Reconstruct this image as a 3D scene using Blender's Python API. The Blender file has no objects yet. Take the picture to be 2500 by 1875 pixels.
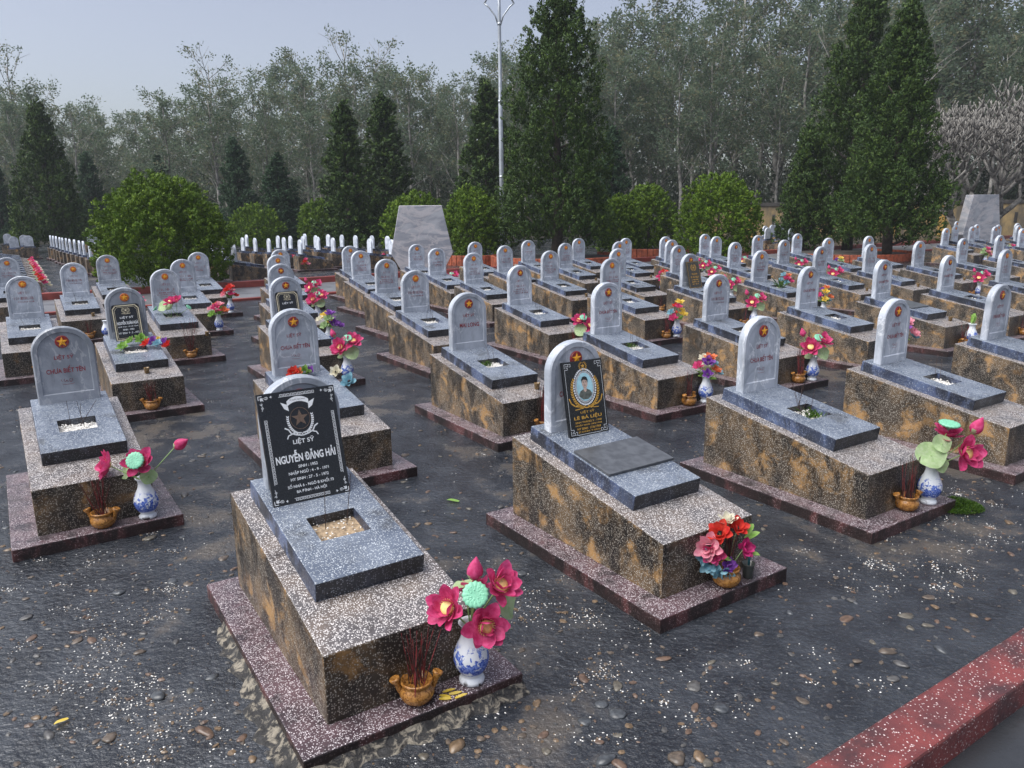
import bpy, bmesh, math, random
import numpy as np
from mathutils import Vector, Matrix

SC = bpy.context.scene
COL = SC.collection
R = math.radians
random.seed(7)

# ------------------------------------------------------------------ camera
cam_data = bpy.data.cameras.new('camera')
cam_data.sensor_width = 36.0
cam_data.lens = 1849.0 / 2500.0 * 36.0
cam_data.clip_start = 0.05
cam_data.clip_end = 900.0
cam = bpy.data.objects.new('camera', cam_data)
COL.objects.link(cam)
_p, _r = R(13.044), R(-0.669)
_fw = Vector((0, math.cos(_p), -math.sin(_p)))
_up = Vector((0, math.sin(_p), math.cos(_p)))
_rt = Vector((1, 0, 0))
_rt2 = _rt * math.cos(_r) + _up * math.sin(_r)
_up2 = -_rt * math.sin(_r) + _up * math.cos(_r)
_m = Matrix((( _rt2.x, _up2.x, -_fw.x, 0), (_rt2.y, _up2.y, -_fw.y, 0), (_rt2.z, _up2.z, -_fw.z, 1.9), (0, 0, 0, 1)))
cam.matrix_world = _m
SC.camera = cam

# ------------------------------------------------------------------ sky, sun, exposure
SUN_EL, SUN_AZ = 60.0, -114.0          # azimuth from +Y (view direction), negative = to the left
world = bpy.data.worlds.new('World')
SC.world = world
world.use_nodes = True
wt = world.node_tree
wt.nodes.clear()
sky = wt.nodes.new('ShaderNodeTexSky')
sky.sky_type = 'NISHITA'
sky.sun_disc = False
sky.sun_elevation = R(SUN_EL)
sky.sun_rotation = R(SUN_AZ)
sky.air_density = 1.0
sky.dust_density = 3.0
sky.ozone_density = 1.5
hs = wt.nodes.new('ShaderNodeHueSaturation')
hs.inputs['Hue'].default_value = 0.515
hs.inputs['Saturation'].default_value = 0.62
bg = wt.nodes.new('ShaderNodeBackground')
bg.inputs['Strength'].default_value = 0.05
wo = wt.nodes.new('ShaderNodeOutputWorld')
wt.links.new(sky.outputs[0], hs.inputs['Color'])
wt.links.new(hs.outputs[0], bg.inputs['Color'])
wt.links.new(bg.outputs[0], wo.inputs['Surface'])

sun_data = bpy.data.lights.new('sun', 'SUN')
sun_data.energy = 1.5
sun_data.angle = R(60)
sun_data.color = (1.0, 0.99, 0.98)
sun = bpy.data.objects.new('sun', sun_data)
COL.objects.link(sun)
sd = Vector((math.sin(R(SUN_AZ)) * math.cos(R(SUN_EL)), math.cos(R(SUN_AZ)) * math.cos(R(SUN_EL)), math.sin(R(SUN_EL))))
sun.rotation_euler = sd.to_track_quat('Z', 'Y').to_euler()
sun.location = (0, 0, 30)

vs = SC.view_settings
vs.view_transform = 'Standard'
vs.look = 'None'
vs.gamma = 1.0
vs.exposure = 1.72
vs.use_curve_mapping = False
SC.render.engine = 'CYCLES'
SC.cycles.use_denoising = True
SC.cycles.max_bounces = 8
SC.cycles.transparent_max_bounces = 12
SC.cycles.volume_bounces = 1

# ------------------------------------------------------------------ helpers
def tag(o, label=None, cat=None, group=None, kind=None):
    if label: o['label'] = label
    if cat: o['category'] = cat
    if group: o['group'] = group
    if kind: o['kind'] = kind
    return o

def obj(name, me, parent=None, mat=None, loc=None, rot=None, scale=None):
    o = bpy.data.objects.new(name, me)
    COL.objects.link(o)
    if mat is not None and me is not None and len(me.materials) == 0:
        me.materials.append(mat)
    if parent is not None: o.parent = parent
    if loc is not None: o.location = loc
    if rot is not None: o.rotation_euler = rot
    if scale is not None: o.scale = (scale,) * 3 if isinstance(scale, (int, float)) else scale
    return o

def empty(name, loc=(0, 0, 0), rz=0.0, scale=1.0, parent=None):
    o = bpy.data.objects.new(name, None)
    COL.objects.link(o)
    o.empty_display_size = 0.1
    o.location = loc
    o.rotation_euler = (0, 0, rz)
    o.scale = (scale,) * 3
    if parent is not None: o.parent = parent
    return o

def own_mat(o, m):
    o.material_slots[0].link = 'OBJECT'
    o.material_slots[0].material = m
    return o

def pyd(name, v, f, mat=None, smooth=False):
    me = bpy.data.meshes.new(name)
    me.from_pydata([tuple(p) for p in v], [], [tuple(q) for q in f])
    if mat is not None: me.materials.append(mat)
    if smooth: me.polygons.foreach_set('use_smooth', [True] * len(me.polygons))
    me.update()
    return me

def bm_mesh(bm, name, mat=None, smooth=False):
    me = bpy.data.meshes.new(name)
    bmesh.ops.recalc_face_normals(bm, faces=bm.faces)
    bm.to_mesh(me); bm.free()
    if mat is not None: me.materials.append(mat)
    if smooth: me.polygons.foreach_set('use_smooth', [True] * len(me.polygons))
    return me

def hexa(name, pts, bevel=0.0, mat=None):
    """eight corners: bottom four (ccw) then top four"""
    bm = bmesh.new()
    vs_ = [bm.verts.new(p) for p in pts]
    for f in ((3, 2, 1, 0), (4, 5, 6, 7), (0, 1, 5, 4), (1, 2, 6, 5), (2, 3, 7, 6), (3, 0, 4, 7)):
        bm.faces.new([vs_[i] for i in f])
    if bevel: bmesh.ops.bevel(bm, geom=list(bm.edges), offset=bevel, segments=2, affect='EDGES', profile=0.5)
    return bm_mesh(bm, name, mat)

def box(name, x0, x1, y0, y1, z0, z1, bevel=0.0, mat=None):
    return hexa(name, [(x0, y0, z0), (x1, y0, z0), (x1, y1, z0), (x0, y1, z0), (x0, y0, z1), (x1, y0, z1), (x1, y1, z1), (x0, y1, z1)], bevel, mat)

def lathe(name, prof, seg=24, mat=None, sx=1.0):
    v, f = [], []
    n = len(prof)
    for i in range(seg):
        a = 2 * math.pi * i / seg
        for r, z in prof: v.append((r * math.cos(a) * sx, r * math.sin(a), z))
    for i in range(seg):
        j = (i + 1) % seg
        for k in range(n - 1):
            f.append((i * n + k, j * n + k, j * n + k + 1, i * n + k + 1))
    f.append([i * n for i in range(seg)][::-1])
    return pyd(name, v, f, mat, True)

def tube_data(pts, radii, seg=6, v=None, f=None):
    v = [] if v is None else v
    f = [] if f is None else f
    pts = [Vector(p) for p in pts]
    base = len(v)
    for i, p in enumerate(pts):
        d = (pts[min(i + 1, len(pts) - 1)] - pts[max(i - 1, 0)])
        d = d.normalized() if d.length > 1e-9 else Vector((0, 0, 1))
        a = Vector((1, 0, 0)) if abs(d.x) < 0.8 else Vector((0, 1, 0))
        s = d.cross(a).normalized(); t = d.cross(s)
        for k in range(seg):
            an = 2 * math.pi * k / seg
            v.append(tuple(p + (s * math.cos(an) + t * math.sin(an)) * radii[i]))
    for i in range(len(pts) - 1):
        for k in range(seg):
            k2 = (k + 1) % seg
            f.append((base + i * seg + k, base + i * seg + k2, base + (i + 1) * seg + k2, base + (i + 1) * seg + k))
    f.append(tuple(base + k for k in range(seg))[::-1])
    e = base + (len(pts) - 1) * seg
    f.append(tuple(e + k for k in range(seg)))
    return v, f

def tube(name, pts, radii, seg=6, mat=None, smooth=True):
    if isinstance(radii, (int, float)): radii = [radii] * len(pts)
    v, f = tube_data(pts, radii, seg)
    return pyd(name, v, f, mat, smooth)

def quads_mesh(name, verts, mat, tint=None):
    """verts: (n,4,3) array of free quads, fast"""
    n = len(verts)
    me = bpy.data.meshes.new(name)
    me.vertices.add(n * 4)
    me.vertices.foreach_set('co', np.ascontiguousarray(verts, dtype=np.float32).ravel())
    me.loops.add(n * 4)
    me.loops.foreach_set('vertex_index', np.arange(n * 4, dtype=np.int32))
    me.polygons.add(n)
    me.polygons.foreach_set('loop_start', np.arange(0, n * 4, 4, dtype=np.int32))
    me.polygons.foreach_set('loop_total', np.full(n, 4, dtype=np.int32))
    if tint is not None:
        at = me.attributes.new('tint', 'FLOAT', 'POINT')
        at.data.foreach_set('value', np.repeat(tint, 4).astype(np.float32))
    me.materials.append(mat)
    me.update(calc_edges=True)
    return me

# ------------------------------------------------------------------ material building blocks
def nd(nt, typ, props=None, **ins):
    n = nt.nodes.new('ShaderNode' + typ)
    for k, v in (props or {}).items(): setattr(n, k, v)
    for k, v in ins.items():
        key = int(k[1:]) if k[0] == '_' else k.replace('_', ' ')
        s = n.inputs[key]
        if isinstance(v, bpy.types.NodeSocket): nt.links.new(v, s)
        elif isinstance(v, (tuple, list)) and len(v) == 3 and s.type == 'RGBA': s.default_value = (*v, 1)
        else: s.default_value = v
    return n

def new_mat(name):
    m = bpy.data.materials.new(name); m.use_nodes = True
    nt = m.node_tree; nt.nodes.clear()
    out = nt.nodes.new('ShaderNodeOutputMaterial')
    return m, nt, out

def noise(nt, vec, scale, detail=3.0, rough=0.55, dist=0.0):
    return nd(nt, 'TexNoise', None, Vector=vec, Scale=scale, Detail=detail, Roughness=rough, Distortion=dist).outputs['Fac']

def sstep(nt, val, a, b, lo=0.0, hi=1.0):
    return nd(nt, 'MapRange', {'interpolation_type': 'SMOOTHSTEP'}, Value=val, From_Min=a, From_Max=b, To_Min=lo, To_Max=hi).outputs['Result']

def lin(nt, val, a, b, lo=0.0, hi=1.0):
    return nd(nt, 'MapRange', None, Value=val, From_Min=a, From_Max=b, To_Min=lo, To_Max=hi).outputs['Result']

def mixc(nt, fac, a, b, mode='MIX'):
    return nd(nt, 'MixRGB', {'blend_type': mode}, Fac=fac, Color1=a, Color2=b).outputs['Color']

def mth(nt, op, a, b=0.0, clamp=False):
    return nd(nt, 'Math', {'operation': op, 'use_clamp': clamp}, _0=a, _1=b).outputs[0]

def mapping(nt, vec, scale=(1, 1, 1), loc=(0, 0, 0)):
    return nd(nt, 'Mapping', None, Vector=vec, Scale=scale, Location=loc).outputs[0]

def finish(nt, out, color, rough, bump=None, bstr=0.3, bdist=0.01, spec=0.5, metal=0.0, coat=0.0):
    p = nd(nt, 'BsdfPrincipled', None, Base_Color=color, Roughness=rough, Metallic=metal)
    p.inputs['Specular IOR Level'].default_value = spec
    if coat:
        p.inputs['Coat Weight'].default_value = coat
        p.inputs['Coat Roughness'].default_value = 0.08
    if bump is not None:
        b = nd(nt, 'Bump', None, Strength=bstr, Distance=bdist, Height=bump)
        nt.links.new(b.outputs[0], p.inputs['Normal'])
    nt.links.new(p.outputs[0], out.inputs['Surface'])
    return p

def wpos(nt):
    return nd(nt, 'NewGeometry').outputs['Position']

def plain(name, col, rough=0.5, spec=0.5, metal=0.0, coat=0.0, var=0.0, vscale=20.0):
    m, nt, out = new_mat(name)
    c = col
    if var:
        n = noise(nt, wpos(nt), vscale, 4)
        c = mixc(nt, sstep(nt, n, 0.35, 0.65), tuple(x * (1 - var) for x in col), tuple(min(1, x * (1 + var)) for x in col))
    finish(nt, out, c, rough, spec=spec, metal=metal, coat=coat)
    return m

def terrazzo(name, c1, c2, stain, speck, p=0.6, patch=None, patch_rng=(0.52, 0.62), st=(0.5, 0.66), rough=(0.3, 0.55),
             vscale=125.0, vstretch=2.2, speck_dim=0.7, st_amt=0.9, base_scale=5.0):
    m, nt, out = new_mat(name)
    pos = wpos(nt)
    vor = nd(nt, 'TexVoronoi', None, Vector=pos, Scale=vscale)
    cr = nd(nt, 'SeparateColor', None, Color=vor.outputs['Color'])
    dot = sstep(nt, vor.outputs['Distance'], 0.5, 0.34)
    keep = sstep(nt, cr.outputs[0], 1 - p - 0.02, 1 - p + 0.02)
    spk = mth(nt, 'MULTIPLY', dot, keep)
    base = mixc(nt, sstep(nt, noise(nt, pos, base_scale, 5), 0.35, 0.65), c1, c2)
    if patch is not None:
        pn = noise(nt, mapping(nt, pos, (1, 1, 1.3)), 5.5, 6, 0.6, 0.4)
        base = mixc(nt, sstep(nt, pn, *patch_rng), base, patch)
        spk = mth(nt, 'MULTIPLY', spk, sstep(nt, pn, patch_rng[0] + 0.02, patch_rng[1] + 0.03, 1.0, 0.45))
    sn = noise(nt, mapping(nt, pos, (vstretch, vstretch, 1.0)), 3.2, 7, 0.65, 0.3)
    smask = sstep(nt, sn, *st)
    wn = noise(nt, pos, 1.6, 4)
    smask = mth(nt, 'MULTIPLY', smask, sstep(nt, wn, 0.3, 0.55, 0.55, 1.0), True)
    bright = lin(nt, cr.outputs[1], 0, 1, 0.45, 1.1)
    scol = mixc(nt, 1.0, speck, nd(nt, 'CombineColor', None, Red=bright, Green=bright, Blue=bright).outputs[0], 'MULTIPLY')
    col = mixc(nt, mth(nt, 'MULTIPLY', smask, st_amt), base, stain)
    spk2 = mth(nt, 'MULTIPLY', spk, lin(nt, smask, 0, 1, 1.0, 1.0 - speck_dim))
    col = mixc(nt, spk2, col, scol)
    rg = lin(nt, noise(nt, pos, 9, 3), 0.3, 0.7, *rough)
    h = mth(nt, 'ADD', mth(nt, 'MULTIPLY', spk, 0.35), noise(nt, pos, 60, 4))
    finish(nt, out, col, rg, h, 0.35, 0.006, spec=0.5)
    return m

M = {}
M['plinth_top'] = terrazzo('plinth_top', (0.095, 0.058, 0.066), (0.055, 0.038, 0.044), (0.02, 0.016, 0.018), (0.62, 0.56, 0.58), 0.58, st=(0.50, 0.66), rough=(0.2, 0.42), vscale=160)
M['plinth_side'] = terrazzo('plinth_side', (0.105, 0.036, 0.036), (0.05, 0.022, 0.022), (0.008, 0.007, 0.007), (0.4, 0.3, 0.3), 0.4, st=(0.36, 0.52), rough=(0.3, 0.5), vscale=150, speck_dim=0.9)
M['body_side'] = terrazzo('body_side', (0.15, 0.100, 0.055), (0.060, 0.046, 0.034), (0.009, 0.008, 0.008), (0.44, 0.40, 0.34), 0.52, patch=(0.37, 0.215, 0.085), patch_rng=(0.51, 0.64), st=(0.43, 0.58), rough=(0.3, 0.55), vscale=155, vstretch=1.8, speck_dim=0.45)
M['body_front_shaded'] = terrazzo('body_front_shaded', (0.13, 0.085, 0.045), (0.055, 0.042, 0.03), (0.009, 0.008, 0.008), (0.42, 0.38, 0.32), 0.62, patch=(0.30, 0.165, 0.06), patch_rng=(0.56, 0.68), st=(0.36, 0.54), rough=(0.28, 0.5), vscale=135, vstretch=1.7, speck_dim=0.4)  # front end darker than the flanks: black stain plus shade put into the colour
M['body_top'] = terrazzo('body_top', (0.10, 0.093, 0.095), (0.15, 0.122, 0.105), (0.045, 0.038, 0.036), (0.72, 0.68, 0.66), 0.78, st=(0.56, 0.70), rough=(0.18, 0.4), vscale=145, speck_dim=0.4, vstretch=1.0)
M['slab_top'] = terrazzo('slab_top', (0.15, 0.175, 0.22), (0.095, 0.115, 0.155), (0.05, 0.052, 0.055), (0.50, 0.54, 0.58), 0.55, st=(0.52, 0.7), rough=(0.16, 0.4), vscale=155, speck_dim=0.45, vstretch=1.0)
M['slab_side'] = terrazzo('slab_side', (0.095, 0.13, 0.23), (0.06, 0.08, 0.15), (0.008, 0.008, 0.009), (0.30, 0.34, 0.42), 0.38, st=(0.39, 0.54), rough=(0.3, 0.5), vscale=140, vstretch=2.2, speck_dim=0.8)
M['slab_front_shaded'] = terrazzo('slab_front_shaded', (0.055, 0.065, 0.09), (0.03, 0.034, 0.042), (0.007, 0.007, 0.008), (0.28, 0.30, 0.34), 0.40, st=(0.34, 0.52), rough=(0.25, 0.45), vscale=140, vstretch=2.2, speck_dim=0.6)  # darker copy of the slab side: front-face shade painted in, with black stain
M['kerb_red'] = terrazzo('kerb_red', (0.19, 0.045, 0.041), (0.115, 0.034, 0.034), (0.05, 0.026, 0.027), (0.70, 0.58, 0.56), 0.15, st=(0.47, 0.64), rough=(0.25, 0.45), vscale=140, speck_dim=0.3, vstretch=1.0)
M['kerb_plain'] = plain('kerb_plain', (0.22, 0.045, 0.035), 0.45, var=0.25, vscale=3)

def marble():
    m, nt, out = new_mat('grey_marble')
    pos = wpos(nt)
    oi = nd(nt, 'ObjectInfo')
    n1 = noise(nt, mapping(nt, pos, (1, 1, 0.8)), 4.0, 8, 0.6, 1.2)
    base = mixc(nt, sstep(nt, n1, 0.3, 0.7), (0.34, 0.375, 0.43), (0.56, 0.60, 0.67))
    n2 = noise(nt, mapping(nt, pos, (1.4, 1.4, 0.7), (3, 1, 7)), 3.4, 6, 0.55, 0.8)
    vein = sstep(nt, mth(nt, 'ABSOLUTE', mth(nt, 'SUBTRACT', n2, 0.5)), 0.018, 0.0)
    col = mixc(nt, mth(nt, 'MULTIPLY', vein, 0.55), base, (0.85, 0.87, 0.9))
    n3 = noise(nt, mapping(nt, pos, (3, 3, 0.9)), 5, 6, 0.65)
    col = mixc(nt, mth(nt, 'MULTIPLY', sstep(nt, n3, 0.52, 0.75), 0.45), col, (0.12, 0.13, 0.14))
    col = mixc(nt, 1.0, col, oi.outputs['Color'], 'MULTIPLY')
    finish(nt, out, col, lin(nt, n3, 0.3, 0.7, 0.22, 0.5), noise(nt, pos, 150, 3), 0.06, 0.003, spec=0.4)
    return m
M['marble'] = marble()

def flaked(name, paint, lo=0.42, hi=0.55, under=(0.30, 0.31, 0.34), sc=140.0):
    m, nt, out = new_mat(name)
    n = noise(nt, wpos(nt), sc, 3, 0.6)
    n2 = noise(nt, wpos(nt), 14, 2)
    c = mixc(nt, sstep(nt, mth(nt, 'ADD', mth(nt, 'MULTIPLY', n, 0.6), mth(nt, 'MULTIPLY', n2, 0.4)), lo, hi), under, paint)
    finish(nt, out, c, 0.5)
    return m
M['red_letters'] = flaked('red_letters', (0.26, 0.012, 0.022), 0.34, 0.46)
M['red_letters_faded'] = flaked('red_letters_faded', (0.30, 0.05, 0.06), 0.42, 0.56, (0.33, 0.34, 0.37))
M['medal_red'] = flaked('medal_red', (0.26, 0.02, 0.018), 0.36, 0.50, (0.22, 0.13, 0.13), 90)
M['medal_orange'] = plain('medal_orange', (0.55, 0.13, 0.02), 0.4, var=0.3, vscale=80)
M['star_yellow'] = plain('star_yellow', (0.80, 0.36, 0.02), 0.35, var=0.15, vscale=90)
M['granite'] = plain('black_granite', (0.010, 0.011, 0.013), 0.22, 0.5, var=0.6, vscale=300)
M['white_print'] = plain('white_print', (0.72, 0.74, 0.76), 0.4, var=0.08, vscale=200)
M['gold_print'] = plain('gold_print', (0.60, 0.33, 0.05), 0.35, var=0.2, vscale=200)
M['bronze_print'] = plain('bronze_print', (0.13, 0.085, 0.06), 0.35, var=0.3, vscale=200)
M['tile_dark'] = plain('tile_dark', (0.075, 0.08, 0.088), 0.28, var=0.2, vscale=20)
M['bronze_plate'] = plain('bronze_plate', (0.045, 0.04, 0.03), 0.35, var=0.4, vscale=60)
M['brick'] = plain('brick_red', (0.30, 0.075, 0.035), 0.55, var=0.35, vscale=9)
M['incense'] = plain('incense_stick', (0.12, 0.012, 0.014), 0.7, var=0.6, vscale=40)
M['incense_burnt'] = plain('incense_burnt', (0.035, 0.018, 0.014), 0.8, var=0.5, vscale=40)
M['white_stone'] = plain('white_stone', (0.72, 0.70, 0.66), 0.35, var=0.25, vscale=200)
M['sand'] = plain('sand', (0.30, 0.22, 0.14), 0.8, var=0.35, vscale=60)
M['soil'] = plain('soil', (0.035, 0.03, 0.024), 0.8, var=0.5, vscale=60)
for i, c in enumerate([(0.105, 0.068, 0.048), (0.095, 0.075, 0.058), (0.070, 0.068, 0.066), (0.135, 0.092, 0.055), (0.10, 0.09, 0.072), (0.055, 0.06, 0.066)]):
    M['pebble%d' % i] = plain('pebble_%d' % i, c, 0.32, var=0.3, vscale=50)

def petal_mat(name, c, c2, trans=0.35):
    m, nt, out = new_mat(name)
    col = mixc(nt, sstep(nt, noise(nt, wpos(nt), 45, 4), 0.3, 0.7), c, c2)
    p = nd(nt, 'BsdfPrincipled', None, Base_Color=col, Roughness=0.55)
    p.inputs['Specular IOR Level'].default_value = 0.25
    t = nd(nt, 'BsdfTranslucent', None, Color=col)
    mx = nd(nt, 'MixShader', None, Fac=trans, _1=p.outputs[0], _2=t.outputs[0])
    nt.links.new(mx.outputs[0], out.inputs['Surface'])
    return m
M['pink'] = petal_mat('lotus_pink', (0.52, 0.035, 0.14), (0.68, 0.10, 0.26))
M['palepink'] = petal_mat('pale_pink', (0.70, 0.22, 0.30), (0.75, 0.36, 0.42))
M['magenta'] = petal_mat('magenta', (0.45, 0.02, 0.13), (0.58, 0.05, 0.22))
M['red'] = petal_mat('petal_red', (0.52, 0.022, 0.022), (0.62, 0.06, 0.035))
M['orange'] = petal_mat('petal_orange', (0.66, 0.15, 0.05), (0.72, 0.25, 0.12))
M['yellow'] = petal_mat('petal_yellow', (0.72, 0.50, 0.04), (0.78, 0.62, 0.18))
M['purple'] = petal_mat('petal_purple', (0.16, 0.04, 0.30), (0.28, 0.10, 0.42))
M['cream'] = petal_mat('petal_cream', (0.70, 0.66, 0.50), (0.76, 0.72, 0.60))
M['sky'] = petal_mat('petal_blue', (0.16, 0.36, 0.46), (0.30, 0.50, 0.56))
M['leaf'] = petal_mat('silk_leaf', (0.17, 0.36, 0.05), (0.30, 0.46, 0.13))
M['leaf_pale'] = petal_mat('silk_leaf_pale', (0.33, 0.47, 0.22), (0.44, 0.55, 0.32))
M['stem'] = plain('stem_green', (0.22, 0.34, 0.12), 0.5)
M['mint'] = plain('mint_pod', (0.17, 0.46, 0.30), 0.45, var=0.1, vscale=60)
M['seed'] = plain('seed_yellow', (0.72, 0.55, 0.20), 0.5, var=0.12, vscale=90)

def porcelain():
    m, nt, out = new_mat('blue_white_porcelain')
    tc = nd(nt, 'TexCoord').outputs['Object']
    oi = nd(nt, 'ObjectInfo')
    z = nd(nt, 'SeparateXYZ', None, Vector=tc).outputs[2]
    vec = nd(nt, 'VectorMath', {'operation': 'ADD'}, _0=tc, _1=oi.outputs['Location']).outputs[0]
    n = noise(nt, vec, 34, 5, 0.62, 0.5)
    band = mth(nt, 'MULTIPLY', sstep(nt, z, 0.042, 0.058), sstep(nt, z, 0.185, 0.150))
    lowb = sstep(nt, z, 0.16, 0.06, 0.0, 0.11)
    mask = sstep(nt, mth(nt, 'ADD', n, lowb), 0.505, 0.545)
    mask = mth(nt, 'MULTIPLY', mask, band)
    dirt = mth(nt, 'MULTIPLY', sstep(nt, noise(nt, vec, 22, 4), 0.5, 0.62), sstep(nt, z, 0.03, 0.008))
    blue = mixc(nt, sstep(nt, noise(nt, vec, 120, 3), 0.4, 0.6), (0.03, 0.07, 0.36), (0.16, 0.24, 0.58))
    col = mixc(nt, mask, (0.66, 0.69, 0.73), blue)
    col = mixc(nt, dirt, col, (0.05, 0.035, 0.035))
    finish(nt, out, col, 0.16, spec=0.5)
    return m
M['porcelain'] = porcelain()

def amber():
    m, nt, out = new_mat('amber_glaze')
    pos = nd(nt, 'TexCoord').outputs['Object']
    n = noise(nt, pos, 70, 4, 0.6, 1.0)
    col = mixc(nt, sstep(nt, n, 0.35, 0.65), (0.17, 0.065, 0.012), (0.42, 0.20, 0.05))
    finish(nt, out, col, 0.2, n, 0.6, 0.004)
    return m
M['amber'] = amber()
M['cup'] = plain('amber_cup', (0.16, 0.10, 0.04), 0.15, var=0.4, vscale=60)
M['dark_glass'] = plain('dark_glass', (0.05, 0.055, 0.05), 0.1)

def ground_mat():
    m, nt, out = new_mat('wet_concrete')
    pos = wpos(nt)
    big = noise(nt, pos, 0.55, 5, 0.6, 0.4)
    mid = noise(nt, pos, 3.2, 7, 0.62, 0.3)
    fine = noise(nt, pos, 55, 6, 0.7)
    base = mixc(nt, sstep(nt, mid, 0.35, 0.65), (0.013, 0.0155, 0.020), (0.032, 0.037, 0.045))
    base = mixc(nt, sstep(nt, fine, 0.5, 0.75, 0.0, 0.6), base, (0.10, 0.10, 0.10))
    # gritty worn patches with exposed ochre and white aggregate
    g = mth(nt, 'ADD', mth(nt, 'MULTIPLY', big, 0.55), mth(nt, 'MULTIPLY', mid, 0.45))
    gm = sstep(nt, g, 0.515, 0.62)
    base = mixc(nt, mth(nt, 'MULTIPLY', gm, 0.6), base, (0.10, 0.080, 0.058))
    vor = nd(nt, 'TexVoronoi', None, Vector=pos, Scale=120.0)
    cr = nd(nt, 'SeparateColor', None, Color=vor.outputs['Color'])
    dot = sstep(nt, vor.outputs['Distance'], 0.42, 0.28)
    thr = lin(nt, gm, 0, 1, 0.9995, 0.93)
    keep = mth(nt, 'GREATER_THAN', cr.outputs[0], thr)
    sp = mth(nt, 'MULTIPLY', dot, keep)
    spc = mixc(nt, cr.outputs[1], (0.30, 0.19, 0.09), (0.62, 0.60, 0.56))
    col = mixc(nt, sp, base, spc)
    rg = lin(nt, mth(nt, 'ADD', mth(nt, 'MULTIPLY', big, 0.5), mth(nt, 'MULTIPLY', mid, 0.5)), 0.40, 0.60, 0.12, 0.32)
    h = mth(nt, 'ADD', mth(nt, 'MULTIPLY', fine, 0.5), mth(nt, 'ADD', mth(nt, 'MULTIPLY', noise(nt, pos, 30, 4, 0.6), 2.2), mth(nt, 'MULTIPLY', sp, 0.5)))
    finish(nt, out, col, rg, h, 0.62, 0.011, spec=0.7)
    return m
M['ground'] = ground_mat()

def road_mat(name, c1, c2, r0, r1):
    m, nt, out = new_mat(name)
    pos = wpos(nt)
    n = noise(nt, pos, 1.4, 6, 0.6)
    f = noise(nt, pos, 70, 4, 0.7)
    col = mixc(nt, sstep(nt, n, 0.35, 0.65), c1, c2)
    finish(nt, out, col, lin(nt, n, 0.35, 0.65, r0, r1), mth(nt, 'ADD', f, n), 0.25, 0.006)
    return m
M['road'] = road_mat('wet_road', (0.03, 0.032, 0.035), (0.075, 0.078, 0.08), 0.08, 0.35)
M['path'] = road_mat('concrete_path', (0.10, 0.105, 0.115), (0.15, 0.155, 0.165), 0.3, 0.5)
M['litter'] = road_mat('forest_floor', (0.03, 0.028, 0.02), (0.06, 0.05, 0.035), 0.7, 0.9)

def wall_mat():
    m, nt, out = new_mat('ochre_wall')
    pos = wpos(nt)
    n = noise(nt, mapping(nt, pos, (1, 1, 0.5)), 1.2, 6, 0.65)
    col = mixc(nt, sstep(nt, n, 0.35, 0.65), (0.40, 0.28, 0.12), (0.12, 0.10, 0.07))
    finish(nt, out, col, 0.7)
    return m
M['wall'] = wall_mat()
M['coping'] = plain('wall_coping', (0.05, 0.045, 0.04), 0.7, var=0.4, vscale=2)

def leaf_mat(name, c0, c1, c2, trans=0.25, rough=0.6):
    m, nt, out = new_mat(name)
    t = nd(nt, 'Attribute', {'attribute_name': 'tint'}).outputs['Fac']
    a = mixc(nt, sstep(nt, t, 0.0, 0.5), c0, c1)
    col = mixc(nt, sstep(nt, t, 0.5, 1.0), a, c2)
    p = nd(nt, 'BsdfPrincipled', None, Base_Color=col, Roughness=rough)
    p.inputs['Specular IOR Level'].default_value = 0.25
    tr = nd(nt, 'BsdfTranslucent', None, Color=col)
    mx = nd(nt, 'MixShader', None, Fac=trans, _1=p.outputs[0], _2=tr.outputs[0])
    nt.links.new(mx.outputs[0], out.inputs['Surface'])
    return m
M['conifer'] = leaf_mat('conifer_needles', (0.016, 0.038, 0.007), (0.032, 0.066, 0.010), (0.085, 0.135, 0.020), 0.08)
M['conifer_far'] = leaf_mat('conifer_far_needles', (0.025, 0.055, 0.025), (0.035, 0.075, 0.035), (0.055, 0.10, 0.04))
M['bush'] = leaf_mat('clipped_bush', (0.040, 0.085, 0.006), (0.080, 0.145, 0.009), (0.180, 0.270, 0.018), 0.10)
M['rubber'] = leaf_mat('rubber_leaves', (0.085, 0.125, 0.085), (0.120, 0.165, 0.105), (0.21, 0.195, 0.11), 0.5)
M['under'] = leaf_mat('undergrowth_leaves', (0.03, 0.048, 0.03), (0.05, 0.072, 0.042), (0.08, 0.09, 0.05), 0.3)
M['moss'] = leaf_mat('moss', (0.02, 0.055, 0.008), (0.05, 0.11, 0.012), (0.09, 0.16, 0.02), 0.2)
M['bark'] = plain('bark', (0.06, 0.048, 0.038), 0.85, var=0.4, vscale=6)
M['bark_grey'] = plain('bark_grey', (0.22, 0.21, 0.19), 0.85, var=0.45, vscale=3)
M['frangipani'] = plain('frangipani_bark', (0.17, 0.16, 0.145), 0.8, var=0.4, vscale=8)
M['galv'] = plain('galvanised', (0.42, 0.45, 0.48), 0.4, metal=0.6, var=0.15, vscale=4)
# ------------------------------------------------------------------ layout of the ground
YAW0 = R(33.2)
U = Vector((math.cos(YAW0), math.sin(YAW0), 0)); V = Vector((-math.sin(YAW0), math.cos(YAW0), 0))
ORG = Vector((0.256, 4.545, 0))
def uv(u, v, z=0.0):
    p = ORG + U * u + V * v
    return Vector((p.x, p.y, z))

def strip(name, u0, u1, v0, v1, z, mat, nu=1, nv=1):
    v, f = [], []
    for j in range(nv + 1):
        for i in range(nu + 1):
            v.append(uv(u0 + (u1 - u0) * i / nu, v0 + (v1 - v0) * j / nv, z))
    for j in range(nv):
        for i in range(nu):
            a = j * (nu + 1) + i
            f.append((a, a + 1, a + nu + 2, a + nu + 1))
    return pyd(name, v, f, mat)

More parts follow.
